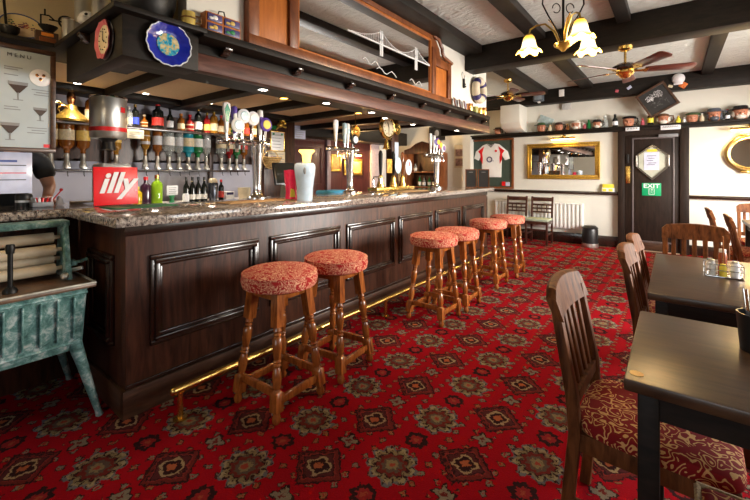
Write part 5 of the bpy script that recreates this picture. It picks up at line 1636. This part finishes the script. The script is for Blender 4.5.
pl = thing('blue_plate', 'cobalt blue scalloped plate with white edge hung on the canopy corner', 'plate', (-2.10, .93, 1.9))
mb = scalloped(None, .112, 16, .02, .006, 'x')
T = Matrix.Translation((-2.10, .93, 2.003)) @ Matrix.Rotation(PI / 2, 4, 'Z') @ Matrix.Rotation(PI / 2, 4, 'X')
mb.move(T).build('rim', M['blue'], pl)
mb = MB().tube([(.112 * (1 + .02 * math.sin(16 * a)) * math.cos(a), .112 * (1 + .02 * math.sin(16 * a)) * math.sin(a), .025) for a in [2 * PI * i / 96 for i in range(96)]], .0035, 5, True)
mb.move(T).build('white_edge', plain('dashed_white_glaze', (0.66, 0.7, 0.82), 0.3, 0, 0.3, 90), pl)
def centre_mat():
    m, nt, b = newmat('turquoise_centre', 0.2)
    n = noise(nt, coords(nt), 38, 3)
    c = ramp(nt, n.outputs[0], [(0.38, (0.01, 0.14, 0.34)), (0.47, (0.03, 0.38, 0.50)), (0.53, (0.45, 0.38, 0.16)), (0.62, (0.62, 0.52, 0.30))])
    nt.links.new(c, b.inputs['Base Color'])
    return m
MB().lathe([(0, .0068), (.058, .0068), (.056, .010), (0, .010)], (0, 0, 0), 32).move(T).build('painted_centre', centre_mat(), pl)

ck = thing('pink_plate_clock', 'pink scalloped plate clock with cream dial on the end of the canopy', 'clock', (-2.30, .715, 1.92))
T = Matrix.Translation((-2.295, .714, 2.01)) @ Matrix.Scale(.84, 4) @ Matrix.Rotation(PI / 2, 4, 'X')
scalloped(None, .118, 8, .05, .006, 'y').move(T).build('rim', M['pink'], ck)
MB().lathe([(0, .007), (.08, .007), (.088, .014), (.08, .018), (0, .0135)], (0, 0, 0), 32).move(T).build('dial', M['cream'], ck)
mb = MB()
for k in range(12):
    a = k * PI / 6
    mb.sph((.062 * math.cos(a), .062 * math.sin(a), .018), .004, 8, 6)
mb.bar((0, 0, .021), (.028, -.02, .021), .008, .002).bar((0, 0, .021), (.004, .05, .021), .007, .002)
mb.move(T).build('hands_and_marks', M['iron'], ck)
MB().lathe([(0, -.004), (.11, -.004), (.12, .001), (0, .001)], (0, 0, 0), 32).move(T).build('grey_backing', M['grey'], ck)

# cast iron pot, mug, little drawers, cups and frames along the front ledge
pt = thing('cast_iron_pot', 'dark cast iron pot standing on the canopy corner above the blue plate', 'pot', (-2.22, .88, 2.13))
MB().lathe([(0, 0), (.10, 0), (.13, .03), (.15, .10), (.155, .16), (.145, .19), (.155, .2), (.14, .21), (0, .2)], (-2.24, .87, 2.13), 28).build('pot_body', M['iron'], pt)
MB().tube([(-2.24, 1.02, 2.31), (-2.23, 1.0, 2.42), (-2.24, .87, 2.48), (-2.24, .74, 2.42), (-2.24, .72, 2.31)], .009, 8).build('bail_handle', M['iron'], pt)
mg = thing('yellow_mug', 'small yellow and brown mug on the ledge left of the mini drawers', 'mug', (-2.09, 1.06, 2.13))
MB().lathe([(0, 0), (.033, 0), (.036, .04), (.034, .075), (.030, .075), (.03, .01), (0, .01)], (-2.09, 1.035, 2.13), 20, False).build('mug_body', plain('mustard_mug', (0.45, 0.33, 0.08), 0.3, 0, 0.25, 30), mg)
MB().tube([(-2.075, 1.065, 2.19), (-2.06, 1.09, 2.185), (-2.062, 1.09, 2.155), (-2.075, 1.065, 2.15)], .006, 6).build('handle', plain('mustard_brown', (0.16, 0.08, 0.03), 0.3), mg)
MB().torus((-2.09, 1.035, 2.172), .0355, .005, 'z', 20, 5).build('brown_band', plain('mustard_brown', (0.16, 0.08, 0.03), 0.3), mg)
ds = thing('mini_drawers', 'little orange wooden rack of four blue picture drawers on the ledge', 'drawers', (-2.1, 1.24, 2.13))
MB().box(-2.135, -2.075, 1.125, 1.345, 2.131, 2.245, .003).build('rack', M['orange'], ds)
for y0, y1 in ((1.135, 1.222), (1.238, 1.337)):
    for z0, z1 in ((2.14, 2.182), (2.194, 2.236)):
        q = MB().box(-2.076, -2.068, y0, y1, z0, z1, .002).build('drawer_front', plain('violet_blue_print', (0.06, 0.05, 0.16), 0.4, 0, 0.4, 30), ds)
        MB().sph((-2.066, (y0 + y1) / 2, (z0 + z1) / 2), (.004, .016, .013), 10, 6).sph((-2.066, y0 + .02, (z0 + z1) / 2 - .006), (.003, .014, .008), 10, 6).build('picture_print', LB['gold'] if (z0 < 2.15) == (y0 < 1.2) else LB['green'] if z0 < 2.15 else LB['white'], q)
MB().tube([(-2.1, 1.21, 2.245), (-2.1, 1.22, 2.275), (-2.1, 1.25, 2.28), (-2.1, 1.26, 2.245)], .004, 6).build('wire_loop', M['iron'], ds)

for k, (y, w, m, lb) in enumerate(((4.28, .1, M['grey'], 'first small leaning photo frame right of the overmantel mirror'), (4.42, .1, M['grey'], 'second small leaning photo frame right of the overmantel mirror'), (4.56, .1, M['bluepaper'], 'third small leaning photo frame right of the overmantel mirror'))):
    q = thing('photo_frame', lb, 'photo frame', (-2.09, y, 2.13), 0, 'small frames on the ledge')
    MB().obox((0, 0, .055), (.012, w, .11), (0, -.18, .25), .002).build('frame', M['mahog'], q, False)
    MB().obox((.008, .002, .056), (.004, w * .78, .085), (0, -.18, .25)).build('picture', m, q, False)
def cup(name, lb, y, r, h, m, x=-2.10):
    q = thing(name, lb, 'cup', (x, y, 2.131), 0, 'cups at the end of the canopy ledge')
    MB().lathe([(0, 0), (r * .8, 0), (r, h * .3), (r * .95, h), (r * .85, h), (r * .8, .01), (0, .01)], (0, 0, 0), 18, False).build('cup_body', m, q, False)
    MB().tube([(0.0, r * .9, h * .8), (0.0, r * 1.55, h * .75), (0, r * 1.5, h * .3), (0, r * .9, h * .25)], r * .13, 6).build('handle', m, q, False)
cup('copper_mug', 'copper mug first right of the small photo frames', 4.72, .045, .10, M['copper'])
cup('green_cup', 'small greenish cup second from the lifebuoy wall end', 4.90, .038, .085, plain('olive_glaze', (0.30, 0.30, 0.06), 0.3))
cup('brass_mug', 'brass mug third along at the end of the canopy ledge', 5.05, .04, .09, M['brass'])
cup('copper_mug', 'pinkish copper mug at the very end of the canopy ledge', 5.19, .045, .11, M['copper'])

lb_ = thing('lifebuoy', 'white lifebuoy with navy bands on the pale wall at the end of the canopy', 'lifebuoy', (-2.10, 5.05, 2.27))
N = 40
for k in range(8):
    a0, a1 = 2 * PI * k / 8 - .17, 2 * PI * (k + 1) / 8 - .17
    wide = (k % 2 == 0)
    a0 = 2 * PI * (k // 2) / 4 + PI / 4 + (-.2 if wide else .2)
    a1 = 2 * PI * (k // 2) / 4 + PI / 4 + (.2 if wide else PI / 2 - .2)
    pts = [(-2.08, 4.99 + .125 * math.cos(a0 + (a1 - a0) * i / 10), 2.45 + .125 * math.sin(a0 + (a1 - a0) * i / 10)) for i in range(11)]
    MB().tube(pts, .057 if wide else .054, 12).build('navy_band' if wide else 'ring_section', M['navy'] if wide else M['rubber'], lb_)
MB().lathe([(0, 0), (.10, 0), (.10, .006), (0, .008)], (0, 0, 0), 26).move(Matrix.Translation((-2.135, 4.99, 2.45)) @ Matrix.Rotation(PI / 2, 4, 'Y')).build('grey_centre', plain('grey_blue_backing', (0.3, 0.33, 0.36), 0.5), lb_)
ky = thing('key_ring', 'dark hanging key on a white ring left of the lifebuoy', 'keys', (-2.125, 4.6, 2.45))
MB().torus((-2.128, 4.60, 2.58), .042, .007, 'x', 22, 6).build('ring', M['white'], ky)
MB().box(-2.135, -2.115, 4.585, 4.615, 2.42, 2.54, .004).box(-2.135, -2.115, 4.60, 4.65, 2.435, 2.455).box(-2.135, -2.115, 4.60, 4.64, 2.465, 2.48).build('key', M['iron'], ky)

# near end of the ledge
ld = thing('iron_ladle', 'black iron ladle standing on the ledge above the framed menu', 'ladle', (-3.1, .47, 2.13))
MB().lathe([(0, -.045), (.03, -.04), (.045, -.015), (.048, .01), (.042, .01), (.03, -.02), (0, -.035)], (-3.08, .47, 2.178), 20, False).build('bowl', M['iron'], ld)
MB().tube([(-3.10, .46, 2.20), (-3.13, .455, 2.34), (-3.16, .45, 2.62)], .007, 8).build('handle', M['iron'], ld)
fp = thing('floral_plate', 'oval cream floral plate with blue rim leaning on the wall above the menu', 'plate', (-3.25, .53, 2.13))
T = Matrix.Translation((-3.13, .53, 2.215)) @ Matrix.Scale(.82, 4) @ Matrix.Rotation(PI / 2, 4, 'Z') @ Matrix.Rotation(PI / 2 - .2, 4, 'X')
mb = MB().lathe([(0, 0), (.085, 0), (.125, .018), (.125, .023), (.083, .006), (0, .005)], (0, 0, 0), 40, True, 1.0, .72)
mb.move(T).build('dish', plain('cream_glaze', (0.70, 0.56, 0.28), 0.2, 0, 0.06), fp)
MB().torus((0, 0, .023), .122, .0045, 'z', 44, 6, 1, .72).move(T).build('blue_rim', plain('slate_blue_glaze', (0.08, 0.10, 0.24), 0.2), fp)
rr = random.Random(11)
for m_2, k in ((plain('plum_print', (0.13, 0.03, 0.07), 0.4), 5), (plain('leaf_print', (0.05, 0.15, 0.06), 0.4), 4), (plain('rust_print', (0.45, 0.06, 0.03), 0.4), 3)):
    mb = MB()
    for q in range(k):
        x, y = rr.uniform(-.07, .08), rr.uniform(-.045, .045)
        for w in range(5):
            mb.sph((x + .012 * math.cos(w * 1.256), y + .012 * math.sin(w * 1.256), .0062), (.007, .005, .001), 8, 5)
    mb.move(T).build('flower_print', m_2, fp)
gb = thing('coffee_mill', 'old wooden box coffee mill with iron hopper and wheel on the ledge', 'coffee mill', (-3.12, .63, 2.13))
MB().box(-3.19, -3.06, .585, .695, 2.131, 2.205, .003).build('box', M['skirt'], gb)
MB().box(-3.062, -3.052, .60, .68, 2.137, 2.165, .002).build('drawer', M['mahog'], gb)
MB().box(-3.062, -3.054, .61, .67, 2.175, 2.195, .002).build('orange_label', LB['orange'], gb)
MB().lathe([(.018, 2.205), (.03, 2.225), (.048, 2.25), (.05, 2.256), (.03, 2.258), (0, 2.258)], (-3.12, .655, 0), 18).tube([(-3.12, .62, 2.255), (-3.12, .62, 2.32), (-3.12, .66, 2.325), (-3.12, .69, 2.30)], .005, 6).tube([(-3.12, .64, 2.322), (-3.12, .64, 2.36)], .005, 6).build('hopper', M['iron'], gb)
MB().torus((-3.10, .745, 2.30), .04, .006, 'x', 22, 6).tube([(-3.10, .705, 2.30), (-3.10, .785, 2.30)], .004, 5).tube([(-3.10, .745, 2.26), (-3.10, .745, 2.34)], .004, 5).tube([(-3.12, .66, 2.30), (-3.10, .745, 2.30)], .005, 6).build('crank_wheel', M['iron'], gb)


def tin(lb, x, y, r, h, z=2.131):
    q = thing('coffee_tin', lb, 'tin', (x, y, z), 0, 'steel coffee tins on the ledge')
    MB().lathe([(0, 0), (r, 0), (r, h), (r * .96, h + .006), (0, h + .008)], (0, 0, 0), 26).build('body', M['steel'], q, False)
    MB().lathe([(r * 1.01, .005), (r * 1.01, h * .16)], (0, 0, 0), 26, False).build('red_band', M['red'], q, False)
    MB().torus((0, 0, h), r, .004, 'z', 26, 6).build('rim', M['chrome'], q, False)
tin('small steel coffee tin with red base band next to the coffee mill', -3.02, .735, .034, .165)
tin('tallest steel coffee tin at the inner corner of the ledge', -3.08, .83, .05, .44)
tin('steel coffee tin nearest the canopy corner', -2.78, .84, .05, .42)
sk = thing('white_ornament', 'small white skull-like ornament on the ledge between the coffee tins', 'ornament', (-2.95, .82, 2.131))
MB().lathe([(0, 0), (.045, 0), (.05, .06), (.035, .13), (.03, .16), (0, .17)], (-2.95, .82, 2.131), 18).sph((-2.95, .82, 2.315), (.05, .05, .045)).sph((-2.925, .785, 2.29), (.03, .03, .03)).build('figure', M['paper'], sk)
MB().sph((-2.915, .80, 2.325), (.012, .012, .012), 8, 6).build('dark_eye', M['iron'], sk)
wcup = thing('white_cup', 'white cup beside the coffee mill wheel on the ledge', 'cup', (-3.07, .765, 2.131))
MB().lathe([(0, 0), (.025, 0), (.04, .07), (.045, .17), (.04, .17), (.02, .01), (0, .01)], (-3.07, .765, 2.131), 18, False).build('cup_body', M['paper'], wcup)

# ------------------------------------------------------------------ framed menu and notice under the ledge
mn = thing('framed_menu', 'white framed coffee cocktail menu hanging left above the counter', 'menu', (-3.0, .35, 1.45))
MB().frame('x', -3.045, -.15, .672, 1.455, 2.075, .025, .03, .004).build('frame', M['skirt'], mn)
MB().box(-3.04, -3.03, -.13, .655, 1.47, 2.06).build('sheet', plain('menu_sheet', (0.40, 0.46, 0.50), 0.4, 0, .08, 6), mn)
text('menu_title', 'M E N U', .03, INK, mn, (-3.027, .505, 2.015), RX, .001)
GX = plain('coffee_brown', (0.05, 0.025, 0.015), 0.3)
def cocktail(y, z, s):
    mb = MB().prism([(y - .05 * s, z), (y + .05 * s, z), (y + .008 * s, z - .055 * s), (y - .008 * s, z - .055 * s)], 'x', -3.03, -3.0265)
    mb.build('drink_print', GX, mn)
    MB().box(-3.03, -3.0265, y - .003, y + .003, z - .10 * s, z - .05 * s).box(-3.03, -3.0265, y - .025 * s, y + .025 * s, z - .105 * s, z - .10 * s).prism([(y - .052 * s, z + .022 * s), (y + .052 * s, z + .022 * s), (y + .05 * s, z), (y - .05 * s, z)], 'x', -3.03, -3.0268).build('glass_print', M['grey'], mn)
cocktail(.50, 1.845, .85)
cocktail(.60, 1.71, .62)
cocktail(.465, 1.605, .8)
cocktail(.2, 1.84, .85)
cocktail(.2, 1.6, .8)
T = Matrix.Translation((-3.028, .60, 1.905)) @ Matrix.Rotation(PI / 2, 4, 'Y')
MB().lathe([(0, 0), (.052, 0), (.05, .003), (0, .004)], (0, 0, 0), 26).move(T).build('plate_print', M['paper'], mn)
mb = MB()
for (a, b) in ((.01, .0), (-.015, .015), (-.012, -.016)):
    mb.sph((a, b, .0045), (.011, .009, .002), 8, 5)
mb.move(T).build('dessert_print', M['copper'], mn)
mb = MB()
rr = random.Random(4)
for (y0, y1, z) in ((.44, .52, 1.945), (.44, .50, 1.932), (.44, .50, 1.90), (.56, .64, 1.83), (.58, .64, 1.815), (.57, .64, 1.80), (.44, .50, 1.715), (.44, .51, 1.70), (.54, .63, 1.60), (.56, .63, 1.585), (.54, .62, 1.57)):
    MB().box(-3.03, -3.0268, y0, y1, z - .002, z + .002).build('menu_writing', M['grey'], mn)
mb.bm.free()
MB().box(-3.03, -3.0265, .615, .645, 1.485, 1.505).build('red_print', M['red'], mn)
nn = thing('laminated_notice', 'bluish laminated notice hanging below the framed menu at the left edge', 'notice', (-3.05, .35, 1.2))
MB().box(-3.065, -3.055, .05, .567, 1.21, 1.452, .001).build('sheet', M['bluepaper'], nn)
for z, m_2, y1 in ((1.40, plain('print_blue', (0.05, 0.09, 0.35), 0.5), .5), (1.375, INK, .54), (1.33, M['red'], .54), (1.29, INK, .54)):
    MB().box(-3.055, -3.0535, .2, y1, z - (.006 if z == 1.40 else .0025), z + (.006 if z == 1.40 else .0025)).build('print_line', m_2, nn)

# ------------------------------------------------------------------ person behind the left counter
def skin_figure(name, verts, edges, radii, mat, parent, sub=2):
    me = bpy.data.meshes.new(name)
    me.from_pydata(verts, edges, [])
    o = bpy.data.objects.new(name, me)
    COL.objects.link(o)
    sk = o.modifiers.new('skin', 'SKIN')
    for i, r in enumerate(radii):
        d = me.skin_vertices[0].data[i]
        d.radius = r if isinstance(r, tuple) else (r, r)
        d.use_root = (i == 0)
    sk.use_smooth_shade = True
    ss = o.modifiers.new('subd', 'SUBSURF')
    ss.levels = sub
    ss.render_levels = sub
    bpy.context.view_layer.update()
    dg = bpy.context.evaluated_depsgraph_get()
    m2 = bpy.data.meshes.new_from_object(o.evaluated_get(dg))
    bpy.data.objects.remove(o, do_unlink=True)
    m2.materials.clear()
    m2.materials.append(mat)
    o = bpy.data.objects.new(name, m2)
    COL.objects.link(o)
    o.parent = parent
    return o


pe = thing('person', 'person in a black T-shirt leaning an arm on the left counter behind the notice', 'person', (-3.92, .60, 0))
# local frame: faces +x, left hand side is +y
bv = [(0, 0, .95), (0, 0, 1.15), (0, 0, 1.35), (0, 0, 1.47), (0.01, 0, 1.55), (0.03, 0, 1.66), (0.03, 0, 1.74),
      (0, .17, 1.43), (.05, .225, 1.22), (.17, .18, 1.14),
      (0, -.17, 1.43), (.02, -.24, 1.17), (.12, -.22, .93),
      (0, .09, .9), (.01, .1, .5), (-.01, .1, .09), (.13, .1, .04),
      (0, -.09, .9), (.01, -.1, .5), (-.01, -.1, .09), (.13, -.1, .04)]
be_ = [(0, 1), (1, 2), (2, 3), (3, 4), (4, 5), (5, 6), (3, 7), (7, 8), (8, 9), (3, 10), (10, 11), (11, 12), (0, 13), (13, 14), (14, 15), (15, 16), (0, 17), (17, 18), (18, 19), (19, 20)]
br = [(.13, .10), (.125, .09), (.14, .10), (.09, .08), .052, (.085, .095), (.07, .08), .062, .043, .032, .062, .043, .030, .085, .058, .042, .035, .085, .058, .042, .035]
body = skin_figure('body', bv, be_, br, M['skin'], pe)
face = MB().sph((.125, 0, 1.655), (.018, .013, .024), 10, 8)
face.build('nose', M['skin'], pe, False)
MB().sph((.108, .033, 1.685), (.008, .012, .007), 8, 6).sph((.108, -.033, 1.685), (.008, .012, .007), 8, 6).build('eyes', M['black'], pe, False)
MB().sph((.105, 0, 1.61), (.01, .024, .006), 10, 6).build('mouth', M['pink'], pe, False)
MB().sph((.02, .088, 1.66), (.02, .012, .03), 10, 8).sph((.02, -.088, 1.66), (.02, .012, .03), 10, 8).build('ears', M['skin'], pe, False)
hair = MB().sph((-.005, 0, 1.715), (.105, .1, .085), 20, 12).sph((-.04, 0, 1.67), (.075, .09, .09), 16, 10)
hair.build('hair', plain('brown_hair', (0.05, 0.028, 0.015), 0.6), pe, False)
tv = [(0, 0, .88), (0, 0, 1.12), (0, 0, 1.34), (0, 0, 1.46), (0, .17, 1.435), (.036, .215, 1.275), (0, -.17, 1.435), (.012, -.225, 1.25)]
te = [(0, 1), (1, 2), (2, 3), (3, 4), (4, 5), (3, 6), (6, 7)]
tr = [(.165, .125), (.15, .11), (.16, .118), (.095, .09), .078, .072, .078, .07]
skin_figure('tshirt', tv, te, tr, plain('black_cotton', (0.012, 0.012, 0.014), 0.85), pe)
lv = [(0, 0, .95), (0, .09, .88), (.01, .1, .5), (-.01, .1, .1), (0, -.09, .88), (.01, -.1, .5), (-.01, -.1, .1)]
skin_figure('trousers', lv, [(0, 1), (1, 2), (2, 3), (0, 4), (4, 5), (5, 6)], [(.14, .12), .1, .075, .065, .1, .075, .065], plain('dark_trousers', (0.02, 0.02, 0.028), 0.8), pe)
def hand(w, fwd, side, m, s=1.0):
    """palm, four fingers and a thumb rooted at wrist w, pointing along fwd; side = thumb direction"""
    w, fwd, side = Vector(w), Vector(fwd).normalized(), Vector(side).normalized()
    dn = fwd.cross(side)
    if dn.z > 0:
        dn = -dn
    vs = [w, w + fwd * .045]
    es = [(0, 1)]
    rs = [(.024, .018), (.034, .014)]
    for k, (off, ln) in enumerate(((.027, .072), (.009, .08), (-.009, .074), (-.026, .058))):
        b = len(vs)
        p0 = w + fwd * .078 + side * off
        vs += [p0, p0 + fwd * ln * .5 + dn * .006, p0 + fwd * ln + dn * .028]
        es += [(1, b), (b, b + 1), (b + 1, b + 2)]
        rs += [.0105, .009, .0075]
    b = len(vs)
    p0 = w + fwd * .03 + side * .032
    vs += [p0, p0 + fwd * .028 + side * .022 + dn * .008, p0 + fwd * .055 + side * .026 + dn * .016]
    es += [(0, b), (b, b + 1), (b + 1, b + 2)]
    rs += [.013, .011, .0085]
    return skin_figure('hand', [tuple(v) for v in vs], es, rs, m, pe, 2)
hand((.17, .18, 1.14), (1, -.02, -.08), (0, -1, 0), M['skin'])
hand((.12, -.22, .93), (.25, 0, -1), (0, 1, 0), M['skin'])

# ------------------------------------------------------------------ chandelier
ch = thing('chandelier', 'three-light brass chandelier with glowing bell glass shades hung from the ceiling', 'chandelier', (-.60, 3.02, CZ))
cxx, cyy, cz = -.63, 3.03, 2.25
MB().cyl((cxx, cyy, cz), (cxx, cyy, CZ), .009, n=10).lathe([(0, 0), (.05, 0), (.055, -.02), (.02, -.04), (0, -.04)], (cxx, cyy, CZ), 20).build('stem', M['iron'], ch)
MB().lathe([(0, -.045), (.012, -.04), (.03, -.02), (.06, 0), (.065, .012), (.04, .02), (.02, .03), (0, .035)], (cxx, cyy, cz), 24).build('bowl_hub', plain('antique_brass', (0.42, 0.30, 0.08), 0.3, .9), ch)
AB = plain('antique_brass', (0.42, 0.30, 0.08), 0.3, .9)
def shade_glow():
    m, nt, b = newmat('glowing_frosted_shade', .4)
    b.inputs['Base Color'].default_value = (.75, .5, .15, 1)
    sp = nt.nodes.new('ShaderNodeSeparateXYZ')
    nt.links.new(coords(nt, 'Generated'), sp.inputs[0])
    c = ramp(nt, sp.outputs[2], [(0.0, (.75, .36, .02)), (.12, (.95, .55, .06)), (.3, (1.0, .85, .55)), (.65, (1.0, .85, .55)), (.85, (.8, .42, .03))])
    nt.links.new(c, b.inputs['Emission Color'])
    b.inputs['Emission Strength'].default_value = 1.1
    return m
SG = shade_glow()
for k in range(3):
    a = math.radians(37.8) + {0: PI - .32, 1: -PI / 2, 2: .32}[k]
    dx, dy = math.cos(a), math.sin(a)
    R_ = .23
    arm = MB().tube([(cxx + dx * r, cyy + dy * r, cz + h) for r, h in ((.02, .01), (.06, .11), (.12, .17), (.18, .165), (R_ * .97, .14), (R_, .10))], .007, 8)
    arm.lathe([(.0, .11), (.025, .105), (.03, .08), (.02, .075)], (cxx + dx * R_, cyy + dy * R_, cz), 14)
    ao = arm.build('arm', AB, ch)
    c0_ = (cxx + dx * R_, cyy + dy * R_, cz - .025)
    rg = []
    for (r, h) in ((.026, .12), (.036, .11), (.045, .08), (.052, .045), (.066, .015), (.088, 0), (.084, -.002), (.06, .012), (.046, .045), (.03, .1)):
        ring = []
        for i in range(36):
            t = 2 * PI * i / 36
            q = r * (1 + (.08 * math.sin(6 * t) if r > .08 else 0))
            ring.append((c0_[0] + q * math.cos(t), c0_[1] + q * math.sin(t), c0_[2] + h - (.012 * math.sin(6 * t) if r > .08 else 0)))
        rg.append(ring)
    MB().rings(rg, True, False).build('glass_shade', SG, ch)
    leaf = MB()
    leaf.rings([[(cxx + dx * r - dy * w, cyy + dy * r + dx * w, cz + h), (cxx + dx * r, cyy + dy * r, cz + h + .006), (cxx + dx * r + dy * w, cyy + dy * r - dx * w, cz + h), (cxx + dx * r, cyy + dy * r, cz + h - .004)] for r, h, w in ((.015, .02, .005), (.04, .09, .016), (.075, .17, .013), (.10, .2, .002))])
    leaf.build('brass_leaf', M['brass'], ch)
    d = bpy.data.lights.new('chandelier_bulb', 'POINT')
    d.energy = 9
    d.color = (1, .72, .36)
    d.shadow_soft_size = .03
    o = bpy.data.objects.new('chandelier_bulb', d)
    COL.objects.link(o)
    o.location = (c0_[0] - cxx, c0_[1] - cyy, c0_[2] - .02 - CZ)
    o.parent = ch
for s_ in (-1, 1):
    ux, uy = s_ * math.cos(math.radians(37.8)), s_ * math.sin(math.radians(37.8))
    pts = [(cxx + ux * r, cyy + uy * r, cz + h) for r, h in ((.01, .42), (.05, .39), (.10, .385), (.145, .36), (.15, .30), (.11, .22), (.05, .12), (.015, .04))]
    MB().tube(pts, .0055, 6).build('wire_scroll', M['iron'], ch)
    pts = [(cxx + ux * (.05 + .028 * math.cos(t)), cyy + uy * (.05 + .028 * math.cos(t)), cz + .27 + .034 * math.sin(t)) for t in [i * .5 for i in range(12)]]
    MB().tube(pts, .004, 6).build('small_scroll', M['iron'], ch)

ch_fill = copy_tree(ch)  # unseen copy added to light the cream wall over the near ledge
ch_fill.location = (-2.35, -.25, CZ)
ch_fill['label'] = 'added unseen copy of the three-light brass chandelier, lighting the near end of the bar'
for o in [x for x in bpy.data.objects if x.parent == ch_fill and x.type == 'LIGHT']:
    o.data = o.data.copy()
    o.data.energy = 3.5
# ------------------------------------------------------------------ ceiling fans
BL = wood('dark_red_blade', (0.06, 0.016, 0.012), (0.16, 0.05, 0.035), .3, (2, 8, 2), 4, .3)
def fan(lb, x, y, ztop, zb, a0, R_=.60):
    f = thing('ceiling_fan', lb, 'ceiling fan', (x, y, ztop), 0, 'ceiling fans')
    d = zb - ztop
    MB().lathe([(0, 0), (.07, 0), (.065, -.03), (.03, -.05), (0, -.05)], (0, 0, 0), 22).build('ceiling_cup', M['brass'], f, False)
    MB().cyl((0, 0, -.03), (0, 0, d + .05), .012, n=10).build('down_rod', M['brass'], f, False)
    MB().lathe([(.02, d + .09), (.075, d + .085), (.115, d + .06), (.12, d + .03), (.08, d + .012), (0, d + .012)], (0, 0, 0), 28).build('motor_housing', M['barmould'], f, False)
    MB().lathe([(.082, d + .012), (.085, d - .01), (.06, d - .03), (.045, d - .055), (.02, d - .065), (0, d - .066)], (0, 0, 0), 24).build('hub', M['brass'], f, False)
    for k in range(5):
        a = a0 + k * 2 * PI / 5
        rot = Matrix.Rotation(a, 4, 'Z')
        mb = MB()
        mb.prism([(.06, -.018), (.16, -.02), (.2, -.045), (.2, .045), (.16, .02), (.06, .018)], 'z', -.003, .003)
        mb.move(rot @ Matrix.Translation((0, 0, d + .008)) @ Matrix.Rotation(-.25, 4, 'X')).build('blade_iron', M['brass'], f, False)
        mb = MB()
        mb.prism([(.17, -.05), (R_ - .04, -.066), (R_, -.045), (R_ + .005, 0), (R_, .045), (R_ - .04, .066), (.17, .05)], 'z', -.004, .004, .002)
        mb.move(rot @ Matrix.Translation((0, 0, d + .016)) @ Matrix.Rotation(-.25, 4, 'X')).build('blade', BL, f, False)
    return f
fan('brown-bladed brass ceiling fan hanging under the near cross beam', -.40, 4.78, 2.65, 2.385, .33)
fan('second reddish ceiling fan half hidden by the end of the bar canopy', -2.12, 6.25, 2.84, 2.56, .2, .55)

# ------------------------------------------------------------------ old mangle washer
w = thing('mangle_washer', 'antique green-painted washing tub with mangle rollers on splayed legs, at the left edge', 'washing machine', (-2.8, .3, 0))
GREEN = M['verd']
def tubring(x0, x1, y0, y1, z, r=.03, n=5):
    pts = []
    for (cx, cy, a) in ((x1 - r, y1 - r, 0), (x0 + r, y1 - r, PI / 2), (x0 + r, y0 + r, PI), (x1 - r, y0 + r, 1.5 * PI)):
        for i in range(n):
            t = a + PI / 2 * i / (n - 1)
            pts.append((cx + r * math.cos(t), cy + r * math.sin(t), z))
    return pts
MB().rings([tubring(-3.0, -2.535, -.02, .66, .385), tubring(-3.01, -2.515, -.04, .68, .43), tubring(-3.03, -2.50, -.06, .695, .70), tubring(-3.04, -2.49, -.07, .705, .715)]).build('tub', GREEN, w)
mb = MB()
for k in range(10):
    y = .02 + k * .068
    mb.bar((-2.508, y, .455), (-2.494, y, .675), .02, .008, .003, up=(0, 1, 0))
mb.tube([(-2.50, -.05, .69), (-2.50, .69, .69)], .008, 6).tube([(-2.516, -.03, .43), (-2.516, .67, .43)], .007, 6)
mb.build('tub_ribs', GREEN, w)
MB().prism([(-3.08, -.09), (-2.47, -.09), (-2.47, .725), (-3.08, .725)], 'z', .715, .735, .006).build('drain_tray', plain('stained_brown_tray', (0.13, 0.075, 0.045), 0.35, 0.1, 0.4, 9), w)
MB().tube([(-2.475, -.09, .738), (-2.475, .72, .738), (-3.075, .72, .738)], .007, 6).build('tray_rim', plain('worn_rim', (0.42, 0.40, 0.33), 0.4, .3, .3), w)
for (x0, y0, x1, y1) in ((-2.54, .64, -2.495, .745), (-2.98, .64, -3.085, .755), (-2.54, 0, -2.495, -.09), (-2.98, 0, -3.085, -.1)):
    MB().turned((x0, y0, .44), (x1, y1, 0), [(0, .034), (.3, .026), (.85, .017), (.93, .015), (1, .019)], 10).build('leg', GREEN, w)
for (x, z, r) in ((-2.80, .962, .03), (-2.76, .897, .03), (-2.80, .842, .028), (-2.76, .792, .03)):
    MB().cyl((x, -.05, z), (x, .61, z), r, n=20).cyl((x, .61, z), (x, .64, z), .012, n=10).build('roller', M['roller'], w)
for y in (.655, -.09):
    MB().prism([(-2.90, .735), (-2.66, .735), (-2.70, .86), (-2.74, 1.04), (-2.86, 1.04), (-2.87, .86)], 'y', y - .012, y + .012, .004).build('side_frame', GREEN, w)
MB().box(-2.86, -2.74, -.11, .675, 1.025, 1.06, .008).build('top_bar', GREEN, w)
MB().cyl((-2.60, .40, .735), (-2.60, .40, .965), .011, n=12).lathe([(0, 0), (.03, 0), (.03, .012), (.018, .03), (0, .03)], (-2.60, .40, .735), 14).lathe([(.016, 0), (.02, .03), (.016, .045), (0, .046)], (-2.60, .40, .93), 12).build('pressure_screw', M['iron'], w)
MB().sph((-2.66, .63, .76), (.025, .02, .02)).bar((-2.70, .67, .78), (-2.62, .70, .80), .015, .02, .003).build('clamp', M['steel'], w)
MB().box(-2.78, -2.70, .67, .70, .80, .83, .004).tube([(-2.74, .70, .815), (-2.74, .73, .815), (-2.70, .74, .83)], .01, 6).build('crank_stub', GREEN, w)
